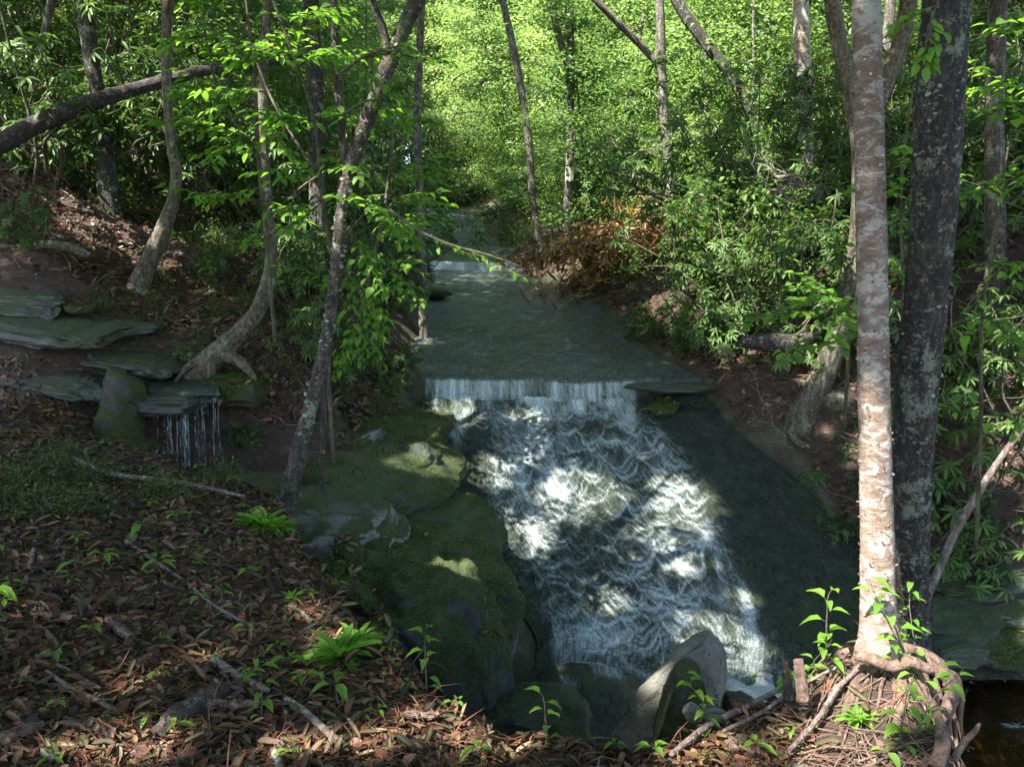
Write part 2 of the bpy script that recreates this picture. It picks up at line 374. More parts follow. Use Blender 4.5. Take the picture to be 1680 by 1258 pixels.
# roll waves on the steep slide: scallops bulging downhill, white along the front
XRW = tab([(6, 2.2), (7.3, 2.65), (8.03, 2.50), (8.87, 2.32), (9.85, 2.09), (10.4, 1.66), (10.7, 1.6)])
wx = WX + .05 * vn(WX * 6, WY * 6, s=71); wy = WY + .06 * vn(WX * 5, WY * 5, s=72) + .12 * vn(WX * 1.5, WY * 1.5, s=73)
r_ = np.random.default_rng(5)
for i in range(900):
    sy = r_.uniform(6.9, 10.5); sx = r_.uniform(float(XL(sy)) + .1, float(XRW(sy)))
    w = r_.uniform(.10, .42) * (.55 + .06 * (10.6 - sy)); a = r_.uniform(.3, 1.0)
    f = sy - .9 * w * (1 - ((wx - sx) / w) ** 2)      # front line, lowest in the middle
    t = wy - f; ok = (np.abs(wx - sx) < w) & (t > -.03) & (t < .5)
    e = np.sqrt(np.clip(1 - ((wx - sx) / w) ** 2, 0, 1))
    fo = np.where(t < 0, 1 + t / .03, np.maximum(np.exp(-t / .022), .38 * np.exp(-t / (.06 + .3 * w)))) * e ** .5 * a
    foam = np.where(ok, np.maximum(foam, fo), foam)
    wav = np.where(ok, np.maximum(wav, .035 * e * a * np.where(t < 0, 1 + t / .03, np.exp(-t / .14))), wav)
slide = sstep(6.4, 7.0, WY) * (1 - sstep(10.42, 10.56, WY))
right = 1 - sstep(-.25, .25, WX - XRW(WY) + .22 * vn(WX * 2, WY * 1.2, s=75))
leftm = sstep(-.1, .75, WX - XL(WY) - .25 * sstep(7.8, 9.5, WY) * (1 + vn(WX * 2, WY, s=76)))
lump = .5 + .5 * fbm(WX * 1.3, WY * .8, o=4, s=77) * 2
foam = foam * slide * right * leftm * np.clip(.42 + .5 * lump, .22, .95)
# brighter torrents: middle left rock split, lower right chute, toe
for (cx, cyy, rx, ry, a) in [(.28, 9.5, .38, .35, .55), (.2, 8.75, .13, .4, .8), (2.0, 8.66, .35, .25, .6), (2.28, 7.95, .28, .5, .8), (.4, 7.7, .4, .25, .8), (1.5, 9.7, .6, .25, .35), (1.0, 7.8, .8, .2, .55), (.1, 9.2, .3, .3, .4), (1.5, 8.2, .4, .3, .4)]:
    foam = foam + .62 * a * np.exp(-((WX - cx + .12 * vn(WX * 5, WY * 3, s=78)) / rx) ** 2 - ((WY - cyy) / ry) ** 2) * (.45 + .55 * vn(WX * 9, WY * 3.2, s=79)) * slide
# the lip fall
ls = lipshift(WX)
col = .5 + .5 * vn(WX * 11, WY * 1.2, s=81) + .5 * vn(WX * 3, WY, s=80)
lipf = sstep(10.34, 10.44, WY + ls) * (1 - sstep(10.575, 10.592, WY + ls))
lr = sstep(-.05, .25, WX - XL(WY)) * (1 - sstep(1.42, 1.66, WX))
foam = np.maximum(foam, lipf * lr * np.clip(.40 + .28 * col + .22 * vn(WX * 30, WY * 2, s=99), .05, 1))
below = np.exp(-np.clip(10.42 - WY - ls, 0, 9) / (.5 + .35 * vn(WX * 2.5, WX * 0, s=90))) * (WY + ls < 10.45)
foam = np.maximum(foam, below * lr * np.clip(.62 + .5 * vn(WX * 5, WY * 6, s=82) + .35 * vn(WX * 14, WY * 9, s=98), 0, 1) * .9)
# second little step at the head of the upper slab
lip2 = sstep(21.12, 21.22, WY + ls) * (1 - sstep(21.33, 21.38, WY + ls))
foam = np.maximum(foam, lip2 * np.clip(.8 - .45 * sstep(-1.0, .15, WX) + .4 * vn(WX * 8, WY * 2, s=83), 0, 1))
# calmer sheets: ripple sparkle painted in as foam specks
foam = foam + .30 * sstep(10.6, 11.1, WY) * np.clip(vn(WX * 6, WY * 3, s=84) + .25 * vn(WX * 15, WY * 8, s=85) - .15, 0, 1)
foam = foam + .8 * np.exp(-((WX + 3.0) / .6) ** 2 - ((WY - 32.2) / 1.8) ** 2) * np.clip(.6 + vn(WX * 3, WY * 1.5, s=86), 0, 1)  # sun patch on the far water, painted as white foam
# foam over the rounded toe rock
toe = (1 - sstep(7.3, 7.7, WY)) * np.exp(-((WX - .75) / .75) ** 2)
foam = np.maximum(foam, toe * np.clip(.42 + .5 * vn(WX * 7, WY * 3, s=87), 0, 1) * sstep(5.6, 7.4, WY))
rip = .012 * fbm(WX * 5, WY * 3.2, o=3, s=88) + .006 * vn(WX * 16, WY * 9, s=89)
WZ = zbed(WX, WY) + .022 + wav * slide * right + rip
WZ = np.minimum(WZ, zbed(WX, WY) + .09); WZ = np.maximum(WZ, zbed(WX, WY) + .012)
me = mesh_np('stream_water', np.stack([WX, WY, WZ], -1).reshape(-1, 3), grid_faces(300, len(by)), attrs={'foam': np.clip(foam, 0, 1.2), 'sky_tone': np.clip(sstep(10.5, 10.65, WY) * (.9 - .45 * sstep(.55, .95, np.linspace(0, 1, 300)[:, None] * np.ones_like(WX))) + .16 * slide * right * leftm, 0, 1), 'fu': np.linspace(0, 1, 300)[:, None] * np.ones_like(WX)}, mats=[M['water']])
tag(link('stream_water', me), kind='structure')

# plunge pool below the slide, running out to the right
px_ = np.arange(-.6, 12, .05); py_ = np.arange(2.0, 8.8, .05)
PX, PY = np.meshgrid(px_, py_, indexing='ij')
pf = np.exp(-((PY - 7.15) / .5) ** 2) * sstep(1.0, 1.4, PX) * (1 - sstep(2.6, 3.1, PX)) * 1.4
pf = np.maximum(pf, .5 * np.exp(-((PX - 1.6) / .7) ** 2 - ((PY - 6.5) / .6) ** 2))
fleck = ((vn(PX * 9, PY * 9, s=91) > .68) & (PX > 3.0)) * .55 * np.exp(-((PY - 6.9) / .8) ** 2)
me = mesh_np('pool_water', np.stack([PX, PY, -2.12 + .012 * fbm(PX * 3, PY * 3, o=3, s=92) + .05 * pf * (vn(PX * 6, PY * 6, s=93) + .6)], -1).reshape(-1, 3), grid_faces(len(px_), len(py_)), attrs={'foam': np.maximum(pf, fleck)}, mats=[M['pool']])
tag(link('pool_water', me), kind='structure')
# ------------------------------------------------------------------ leaf, bark materials
def leaf_mat(name, cols, trans=.45, rough=.45, tcol=1.6, objvar=.25, spec=.4):
    t = NT(name)
    tint = t.attr('tint')
    oi = t.n('ObjectInfo').outputs['Random']
    v = t.math('ADD', t.math('MULTIPLY', tint, 1 - objvar), t.math('MULTIPLY', oi, objvar), clamp=True)
    k = len(cols) - 1
    c = t.ramp(v, [(i / k, cc) for i, cc in enumerate(cols)])
    mr = t.attr('rib')
    c = t.mixc(t.math('MULTIPLY', mr, .35), c, (.16, .2, .07))
    p = t.prin(color=c, rough=rough, spec=spec)
    if trans <= 0: return t.done(p)
    tc = t.mixc(1.0, c, (tcol * .95, tcol * 1.0, tcol * .45), 'MULTIPLY')
    tr = t.n('BsdfTranslucent', {'Color': tc}).outputs[0]
    return t.done(t.n('MixShader', {0: trans, 1: p, 2: tr}).outputs[0])
M['rhodo'] = leaf_mat('rhododendron_leaf', [(.016, .046, .010), (.040, .095, .020), (.085, .155, .038)], .28, .48, 1.7, spec=.25)
M['laurel'] = leaf_mat('laurel_leaf', [(.035, .085, .016), (.075, .15, .032), (.14, .22, .06)], .36, .5, 1.7, spec=.25)
M['beech'] = leaf_mat('fresh_broad_leaf', [(.05, .135, .014), (.09, .22, .022), (.17, .33, .04)], .55, .5, 2.0, spec=.3)
M['canopy'] = leaf_mat('canopy_leaf', [(.04, .10, .02), (.07, .16, .03), (.12, .23, .05)], .48, .5, 1.7)
M['farleaf'] = leaf_mat('far_leaf', [(.05, .105, .035), (.15, .23, .10), (.31, .39, .21)], .5, .5, 1.5, .5, spec=.3)  # paled and greyed: distance haze put into the leaf colour
M['moss_leaf'] = leaf_mat('undergrowth_leaf', [(.04, .07, .015), (.07, .12, .02), (.12, .17, .04)], .4, .55, 1.5)
M['dead'] = leaf_mat('dead_leaf', [(.007, .004, .003), (.022, .009, .005), (.052, .020, .011), (.105, .038, .018), (.13, .058, .032), (.21, .12, .08)], .10, .55, 1.2, 0.0)
M['fernbrown'] = leaf_mat('withered_fern', [(.07, .026, .010), (.19, .075, .026), (.34, .20, .10)], .3, .6, 1.4, 0.0)
def bark(name, dark, mid, light, lichen=.4, liccol=(.26, .30, .24), band=False, moss=0.0, scale=1.0):
    t = NT(name); w = t.coord((scale,) * 3)
    st = t.coord((scale * 9, scale * 9, scale * 1.6)) if not band else t.coord((scale * 4, scale * 4, scale * 34))
    n1 = t.noise(w, 7, 6, .65); n2 = t.noise(st, 2.4 if not band else 1.6, 6, .65, .5); n3 = t.noise(w, 60, 4, .7); n0 = t.noise(w, 2.2, 4, .6)
    c = t.ramp(n2, [(.3, dark), (.5, mid), (.7, light)])
    if band: c = t.mixc(t.ramp(n1, [(.42, 0.0), (.6, .75)]), c, light)
    if band: c = t.mixc(t.ramp(n0, [(.45, .0), (.6, .6)]), c, tuple(v * .55 for v in mid))
    lf = t.math('ADD', n1, t.math('MULTIPLY', t.math('SUBTRACT', n3, .5), .45))
    lf = t.math('ADD', lf, t.math('MULTIPLY', t.math('SUBTRACT', n0, .5), .5))
    c = t.mixc(t.ramp(lf, [(.78 - lichen * .45, 0.0), (.86 - lichen * .45, .85)]), c, liccol)
    if moss > 0:
        mf = t.math('ADD', n0, t.math('MULTIPLY', t.math('SUBTRACT', n3, .5), .4))
        c = t.mixc(t.ramp(mf, [(.85 - moss * .5, 0.0), (.95 - moss * .5, 1.0)]), c, (.05, .07, .01))
    n4 = t.noise(w, 26, 6, .75)
    c = t.mixc(t.ramp(n4, [(.36, .9), (.48, 0.0)]), c, tuple(v * .5 for v in dark))
    c = t.mixc(t.math('MULTIPLY', t.ramp(n4, [(.56, 0.0), (.64, 1.0)]), min(1.0, lichen * 1.4)), c, liccol)
    h = t.math('ADD', t.math('MULTIPLY', n2, 1.0), t.math('ADD', t.math('MULTIPLY', n1, .6), t.math('MULTIPLY', n4, 1.2)))
    return t.done(t.prin(color=c, rough=.85, normal=t.bump(h, 1.0, .03)))
def m_birch():
    t = NT('pale_peeling_bark'); w = t.coord(); st = t.coord((5, 5, 22)); s2 = t.coord((1.3, 1.3, 2.2))
    a = t.noise(st, 3.5, 7, .75, 1.2); b = t.noise(s2, 8, 7, .75, .6); c_ = t.noise(w, 2.0, 4, .6); f = t.noise(t.coord((8, 8, 60)), 8, 4, .7)
    c = t.ramp(t.math('ADD', t.math('MULTIPLY', a, .55), t.math('MULTIPLY', b, .45)), [(.30, (.07, .042, .030)), (.42, (.19, .125, .09)), (.55, (.32, .235, .18)), (.68, (.54, .46, .39))])
    c = t.mixc(t.ramp(b, [(.50, 0.0), (.57, .8)]), c, (.60, .55, .48))
    c = t.mixc(t.ramp(b, [(.28, .6), (.36, 0.0)]), c, (.10, .06, .042))
    c = t.mixc(t.ramp(c_, [(.56, 0.0), (.64, .7)]), c, (.50, .52, .45))
    c = t.mixc(t.ramp(f, [(.62, 0.0), (.70, .7)]), c, (.03, .02, .015))
    h = t.math('ADD', t.math('ADD', a, t.math('MULTIPLY', b, .7)), t.math('MULTIPLY', f, .6))
    return t.done(t.prin(color=c, rough=.75, normal=t.bump(h, 1.0, .02)))
M['birch'] = m_birch()
M['dark_bark'] = bark('dark_lichened_bark', (.008, .007, .005), (.028, .022, .017), (.085, .07, .052), .49, (.22, .245, .185), scale=1.5)
M['lean_bark'] = bark('grey_brown_bark', (.016, .012, .008), (.055, .040, .027), (.13, .10, .075), .44, (.23, .27, .20), moss=.42)
M['mossy_bark'] = bark('mossy_bark', (.03, .024, .015), (.10, .08, .05), (.2, .17, .12), .40, (.30, .33, .24), moss=.55)
M['far_bark'] = bark('far_bark', (.03, .024, .018), (.09, .075, .06), (.22, .19, .15), .42, (.30, .33, .27))
M['twig'] = bark('dry_twig', (.06, .045, .035), (.16, .12, .095), (.34, .29, .24), .3, (.4, .4, .35))
M['root'] = bark('bare_root', (.06, .035, .026), (.17, .105, .075), (.30, .20, .15), .15, (.3, .25, .2))
M['log'] = bark('rotting_log', (.010, .007, .005), (.030, .022, .016), (.075, .06, .048), .30, (.3, .32, .27), moss=.2)
M['stem'] = bark('green_stem', (.04, .035, .02), (.09, .08, .045), (.17, .15, .09), .2, (.2, .24, .15))
M['stumpmoss'] = rock_mat('moss_cushion', (.05, .04, .025), (.09, .08, .045), 1.0, (.034, .05, .006), scale=1.3)
M['mossrock'] = rock_mat('mossy_boulder', (.055, .065, .048), (.15, .16, .125), .9, (.032, .052, .010))
M['damprock'] = rock_mat('damp_mossy_rock', (.04, .05, .042), (.10, .11, .085), .62, (.022, .040, .010), wet=True)
M['palerock'] = rock_mat('lichened_rock', (.17, .17, .14), (.36, .37, .32), .55, (.035, .05, .01))
M['greyrock'] = rock_mat('grey_boulder', (.16, .155, .125), (.27, .265, .22), .30, (.05, .06, .015), dark=(.09, .09, .075))
M['darkrock'] = rock_mat('wet_dark_rock', (.03, .038, .034), (.08, .09, .075), .40, (.03, .045, .01), wet=True)
M['slabrock'] = rock_mat('grey_slab_rock', (.055, .062, .054), (.13, .14, .12), .45, (.03, .045, .01), wet=True)

# ------------------------------------------------------------------ generators
class Bld:
    def __init__(s): s.V = []; s.Q = []; s.T = []; s.A = []; s.R = []; s.n = 0
    def add(s, V, Q=None, T=None, tint=None, rib=None):
        V = np.asarray(V).reshape(-1, 3)
        if Q is not None and len(Q): s.Q.append(np.asarray(Q) + s.n)
        if T is not None and len(T): s.T.append(np.asarray(T) + s.n)
        s.V.append(V); s.A.append(np.zeros(len(V)) if tint is None else np.broadcast_to(tint, (len(V),)) if np.ndim(tint) == 0 else tint)
        s.R.append(np.zeros(len(V)) if rib is None else rib); s.n += len(V)
    def mesh(s, name, mat, smooth=True):
        if not s.V: s.add(np.zeros((3, 3)), None, [[0, 1, 2]])
        return mesh_np(name, np.concatenate(s.V), np.concatenate(s.Q) if s.Q else None, np.concatenate(s.T) if s.T else None,
                       {'tint': np.concatenate(s.A), 'rib': np.concatenate(s.R)}, smooth, [mat])
def _proto(wid=(.0, .8, 1.0, .6), ys=(0, .28, .58, .85), fold=.25, droop=.25, tip=1.0):
    V = [(0, 0, 0)]; rows = []
    for w, y in zip(wid[1:], ys[1:]):
        z = -droop * y * y; b = len(V)
        V += [(-w * .5, y, z + fold * w * .5), (0, y, z), (w * .5, y, z + fold * w * .5)]; rows.append(b)
    t = len(V); V.append((0, tip, -droop * tip * tip))
    T = [(0, rows[0] + 1, rows[0]), (0, rows[0] + 2, rows[0] + 1)]
    Q = []
    for a, b in zip(rows[:-1], rows[1:]): Q += [(a, a + 1, b + 1, b), (a + 1, a + 2, b + 2, b + 1)]
    T += [(rows[-1], rows[-1] + 1, t), (rows[-1] + 1, rows[-1] + 2, t)]
    rib = np.zeros(len(V)); rib[[0, t] + [r + 1 for r in rows]] = 1
    return np.array(V, float), np.array(Q).reshape(-1, 4), np.array(T), rib
P_OVAL = _proto((.0, .85, 1.0, .6), (0, .22, .5, .8), .22, .22)
P_OVAL2 = _proto((.0, .9, 1.0, .5), (0, .25, .55, .82), .3, .5)
P_LONG = _proto((.0, .8, 1.0, .75), (0, .25, .55, .85), .25, .2)
P_LONG2 = _proto((.0, .8, 1.0, .75), (0, .25, .55, .85), .2, .5)
P_CURL = _proto((.0, .8, 1.0, .75), (0, .25, .55, .85), .38, -.08)
P_CURL2 = _proto((.0, .8, 1.0, .75), (0, .25, .55, .85), -.4, .12)
P_BIT = (np.array([(0, 0, 0), (-.45, .35, .12), (-.3, .8, .05), (0, 1, .0), (.5, .7, .1), (.4, .25, -.05)], float), np.array([[0, 3, 2, 1], [0, 5, 4, 3]]), np.zeros((0, 3), int), np.zeros(6))
P_FLATD = _proto((.0, .9, 1.0, .7), (0, .25, .55, .85), .15, .05)
P_QUAD = (np.array([(0, 0, 0), (-.5, .5, .1), (0, 1, -.12), (.5, .5, .1)], float), np.array([[0, 3, 2, 1]]), np.zeros((0, 3), int), np.array([0., 0, 0, 0]))
def unit(v): return v / (np.linalg.norm(v, axis=-1, keepdims=True) + 1e-9)
def leaves(B, proto, pos, D, Nn, size, wr, tint, r=RNG):
    PV, PQ, PT, rib = proto; n = len(pos)
    if n == 0: return
    D = unit(D); S = unit(np.cross(D, Nn)); U = np.cross(S, D)
    size = np.broadcast_to(size, (n,)); wr = np.broadcast_to(wr, (n,))
    V = pos[:, None] + size[:, None, None] * (PV[None, :, 0, None] * wr[:, None, None] * S[:, None] + PV[None, :, 1, None] * D[:, None] + PV[None, :, 2, None] * U[:, None])
    k = len(PV); off = (np.arange(n) * k)[:, None, None]
    Q = (PQ[None] + off).reshape(-1, 4) if len(PQ) else None
    T = (PT[None] + off).reshape(-1, 3) if len(PT) else None
    B.add(V.reshape(-1, 3), Q, T, np.repeat(np.broadcast_to(tint, (n,)), k), np.tile(rib, n))
def resample(P, R, step):
    P = np.asarray(P, float); R = np.asarray(R, float)
    n = len(P); seg = np.linalg.norm(np.diff(P, axis=0), axis=1); s = np.r_[0, np.cumsum(seg)]
    k = max(3, int(s[-1] / step) + 1); q = np.linspace(0, s[-1], k)
    if n < 3: return np.stack([np.interp(q, s, P[:, i]) for i in range(3)], 1), np.interp(q, s, R)
    m = np.gradient(P, s, axis=0); out = np.zeros((k, 3))
    i = np.clip(np.searchsorted(s, q) - 1, 0, n - 2); h = seg[i]; t = (q - s[i]) / h
    h00, h10, h01, h11 = 2 * t ** 3 - 3 * t ** 2 + 1, t ** 3 - 2 * t ** 2 + t, -2 * t ** 3 + 3 * t ** 2, t ** 3 - t ** 2
    out = h00[:, None] * P[i] + (h10 * h)[:, None] * m[i] + h01[:, None] * P[i + 1] + (h11 * h)[:, None] * m[i + 1]
    return out, np.interp(q, s, R)
def tube(B, P, R, k=6, step=None, bump=0.0, cap=True, seed=0, tint=0.0):
    P = np.asarray(P, float); R = np.broadcast_to(np.asarray(R, float), (len(P),))
    if step: P, R = resample(P, R, step)
    n = len(P); T = unit(np.gradient(P, axis=0))
    ref = np.array([0, 0, 1.]) if abs(T[0][2]) < .9 else np.array([1., 0, 0])
    N = np.zeros((n, 3)); N[0] = unit(np.cross(T[0], ref))
    for i in range(1, n):
        v = N[i - 1] - T[i] * np.dot(N[i - 1], T[i]); N[i] = v / (np.linalg.norm(v) + 1e-9)
    Bn = np.cross(T, N); a = np.arange(k) / k * 2 * math.pi
    ring = np.cos(a)[None, :, None] * N[:, None] + np.sin(a)[None, :, None] * Bn[:, None]
    rr = R[:, None, None]
    if bump > 0:
        c = P[:, None] + ring * rr
        q = 1.0 / max(.02, float(R.max()))
        d = fbm(c[..., 0] * q * 1.2, c[..., 1] * q * 1.2, c[..., 2] * q * .6, 3, seed) + .5 * fbm(c[..., 0] * q * 5, c[..., 1] * q * 5, c[..., 2] * q * 4, 2, seed + 3)
        rr = rr * (1 + bump * d[..., None])
    V = (P[:, None] + ring * rr).reshape(-1, 3)
    i, j = np.meshgrid(np.arange(n - 1), np.arange(k), indexing='ij'); i = i.ravel(); j = j.ravel(); j2 = (j + 1) % k
    Q = np.stack([i * k + j, i * k + j2, (i + 1) * k + j2, (i + 1) * k + j], 1)
    Tt = None
    if cap:
        V = np.r_[V, P[:1], P[-1:]]; b = n * k
        jj = np.arange(k); Tt = np.r_[np.stack([np.full(k, b), (jj + 1) % k, jj], 1), np.stack([np.full(k, b + 1), (n - 1) * k + jj, (n - 1) * k + (jj + 1) % k], 1)]
    B.add(V, Q, Tt, tint)
def wander(p0, d0, L, n, r, curl=.25, grav=0.0):
    P = [np.array(p0, float)]; d = unit(np.array(d0, float))
    for i in range(n):
        d = unit(d + r.normal(0, curl, 3) * np.array([1, 1, .7]) + np.array([0, 0, grav])); P.append(P[-1] + d * L / n)
    return np.array(P)

def spray(BL, BS, p0, d0, L, r, leaf=.075, proto=P_OVAL, wr=.55, gap=.05, twigs=True, droop=-.03, tlo=.2, thi=1.0, rad=.004):
    """a flat layered spray: one branch, side twigs, alternate leaves lying near the horizontal"""
    main = wander(p0, d0, L, 8, r, .10, droop)
    tube(BS, main, np.linspace(rad, rad * .3, len(main)), 4)
    lines = [(main, L)]
    if twigs:
        for f in np.arange(.22, .95, .13):
            i = f * (len(main) - 1); a = int(i); p = main[a] + (main[min(a + 1, len(main) - 1)] - main[a]) * (i - a)
            t = unit(main[min(a + 1, len(main) - 1)] - main[max(a - 1, 0)])
            side = unit(np.cross(t, [0, 0, 1.])) * (1 if r.random() < .5 else -1)
            d = unit(t * .7 + side * .8 + [0, 0, r.normal(0, .1)]); l = L * (1 - f * .6) * r.uniform(.3, .5)
            tw = wander(p, d, l, 5, r, .1, droop); tube(BS, tw, np.linspace(rad * .55, rad * .2, len(tw)), 3); lines.append((tw, l))
    pos, D, N = [], [], []
    for P, l in lines:
        k = max(2, int(l / gap)); s = 1
        for q in np.linspace(.15, 1, k):
            i = q * (len(P) - 1); a = min(int(i), len(P) - 2); p = P[a] + (P[a + 1] - P[a]) * (i - a); t = unit(P[a + 1] - P[a]); s = -s
            side = unit(np.cross(t, [0, 0, 1.])) * s
            d = unit(t * (.55 if q < .97 else 3) + side * .9 + [0, 0, r.normal(-.15, .2)])
            pos.append(p); D.append(d); N.append(unit(np.array([0, 0, 1.]) + r.normal(0, .28, 3)))
    n = len(pos)
    leaves(BL, proto, np.array(pos), np.array(D), np.array(N), leaf * r.uniform(.65, 1.15, n), wr * r.uniform(.85, 1.15, n), r.uniform(tlo, thi, n))

def whorls(BL, pts, dirs, r, leaf=.14, wr=.27, cnt=(7, 12), pale=.0):
    pos, D, N, S, Tn = [], [], [], [], []
    for p, d in zip(pts, dirs):
        d = unit(d); a0 = r.random() * 7; k = r.integers(*cnt); ref = unit(np.cross(d, [.3, .2, 1.])); b = np.cross(d, ref); tb = r.uniform(.1, .8)
        for i in range(k):
            a = a0 + i * 2 * math.pi / k + r.normal(0, .12); o = math.cos(a) * ref + math.sin(a) * b
            e = r.uniform(.0, .55); dd = unit(o * math.cos(e) + d * math.sin(e) * r.choice([1, 1, 1, -.7]) + np.array([0, 0, -.12]))
            pos.append(p + d * r.uniform(-.02, .015)); D.append(dd); N.append(d + o * -.1); S.append(leaf * r.uniform(.7, 1.15)); Tn.append(np.clip(tb + r.normal(0, .15), 0, 1))
    leaves(BL, P_LONG2, np.array(pos), np.array(D), np.array(N), np.array(S), wr, np.array(Tn))

def make_rhodo(seed, h=2.4, rad=1.5, nst=9, nwh=110, leaf=.14):
    r = np.random.default_rng(seed); BL, BS = Bld(), Bld(); pts, dirs = [], []
    tips = []
    for s in range(nst):
        a = r.uniform(0, 2 * math.pi); lean = r.uniform(.15, 1.0)
        st = wander((r.normal(0, .12), r.normal(0, .12), -.15), (math.cos(a) * lean, math.sin(a) * lean, 1), h * r.uniform(.65, 1.1), 9, r, .2, .0)
        tube(BS, st, np.linspace(.022, .008, len(st)) * r.uniform(.7, 1.3), 5)
        for q in range(max(2, nwh // nst // 3)):
            i = r.integers(3, len(st)); b = wander(st[i - 1], r.normal(0, 1, 3) * [1, 1, .4] + [0, 0, .35], rad * r.uniform(.2, .55), 4, r, .3, .02)
            tube(BS, b, np.linspace(.008, .004, len(b)), 4); tips.append(b)
    for k in range(nwh):
        b = tips[k % len(tips)]; i = len(b) - 1 if k < len(tips) else r.integers(1, len(b))
        p = b[i] + (r.normal(0, .10, 3) if k >= len(tips) else 0); d = unit(unit(b[i] - b[i - 1]) * .5 + np.array([0, 0, .8]) + r.normal(0, .3, 3)); pts.append(p); dirs.append(d)
    whorls(BL, pts, dirs, r, leaf)
    return [('stem', BS.mesh('stem', M['stem'])), ('foliage', BL.mesh('foliage', M['rhodo']))]
def make_bush(seed, h=2.0, rad=1.2, n=2600, leaf=.06, mat='laurel', proto=P_QUAD, wr=.5):
    r = np.random.default_rng(seed); BL, BS = Bld(), Bld()
    for s in range(9):
        a = r.uniform(0, 7); st = wander((r.normal(0, .1), r.normal(0, .1), -.15), (math.cos(a) * .6, math.sin(a) * .6, 1), h * r.uniform(.6, 1), 8, r, .25)
        tube(BS, st, np.linspace(.016, .004, len(st)), 4)
        for q in range(7):
            i = r.integers(2, len(st)); b = wander(st[i], r.normal(0, 1, 3) * [1, 1, .5] + [0, 0, .2], rad * r.uniform(.3, .7), 5, r, .3, .0); tube(BS, b, np.linspace(.006, .002, len(b)), 3)
            k = n // 63; p = b[r.integers(1, len(b), k)] + r.normal(0, .10, (k, 3)); u = r.normal(0, 1, (k, 3)); u[:, 2] = u[:, 2] * .5
            leaves(BL, proto, p, u, r.normal(0, .5, (k, 3)) + [0, 0, 1.], leaf * r.uniform(.6, 1.2, k), wr, np.clip(r.uniform(.0, 1) * .5 + r.uniform(0, .5, k), 0, 1))
    return [('stem', BS.mesh('stem', M['stem'])), ('foliage', BL.mesh('foliage', M[mat], False))]
def make_tree(seed, h=9, r0=.06, first=.2, n=6000, leaf=.11, spread=2.2, mat='farleaf', proto=P_QUAD, limbs=26, lean=.06, sig=.28, barkm='far_bark'):
    r = np.random.default_rng(seed); BL, BT, BB = Bld(), Bld(), Bld()
    tr = wander((0, 0, -.3), (r.normal(0, lean), r.normal(0, lean), 1), h, 14, r, .05, .02)
    tube(BT, tr, np.linspace(r0, r0 * .15, len(tr)), 8, h / 40, .12, True, seed)
    per = n // limbs
    for q in range(limbs):
        f = first + (1 - first) * (q + r.random()) / limbs; i = f * (len(tr) - 1); a = min(int(i), len(tr) - 2); p = tr[a] + (tr[a + 1] - tr[a]) * (i - a)
        az = q * 2.4 + r.normal(0, .4); L = spread * (1.0 - .55 * f) * r.uniform(.6, 1.25)
        b = wander(p, (math.cos(az), math.sin(az), r.uniform(.1, .7)), L, 7, r, .16, -.02)
        tube(BB, b, np.linspace(r0 * .28 * (1 - .5 * f), .004, len(b)), 4)
        nt_ = 5; kk = per // nt_
        for s in range(nt_):
            c = b[r.integers(2, len(b))] + r.normal(0, L * .13, 3) * [1, 1, .5]
            pos = c + r.normal(0, sig, (kk, 3)) * [1, 1, .38]
            u = r.normal(0, 1, (kk, 3)); u[:, 2] = u[:, 2] * .3 - .15
            leaves(BL, proto, pos, u, r.normal(0, .38, (kk, 3)) + [0, 0, 1.], leaf * r.uniform(.6, 1.2, kk), .62, np.clip(r.uniform(0, .5) + r.uniform(0, .5, kk), 0, 1))
    return [('trunk', BT.mesh('trunk', M[barkm])), ('branches', BB.mesh('branches', M[barkm])), ('crown', BL.mesh('crown', M[mat], False))]
def thing(name, label, cat, loc, rz=0, group=None, sc=1.0, tilt=(0, 0)):
    o = bpy.data.objects.new(name, None); COL.objects.link(o); o.empty_display_size = .1
    o.location = tuple(float(v) for v in loc); o.rotation_euler = (tilt[0], tilt[1], rz); o.scale = (sc,) * 3 if np.ndim(sc) == 0 else sc
    return tag(o, label, cat, group)
def put(proto, name, label, cat, loc, rz=0, sc=1.0, group=None, tilt=(0, 0)):
    e = thing(name, label, cat, loc, rz, group, sc, tilt)
    for nm, me in proto: link(nm, me, e)
    return e

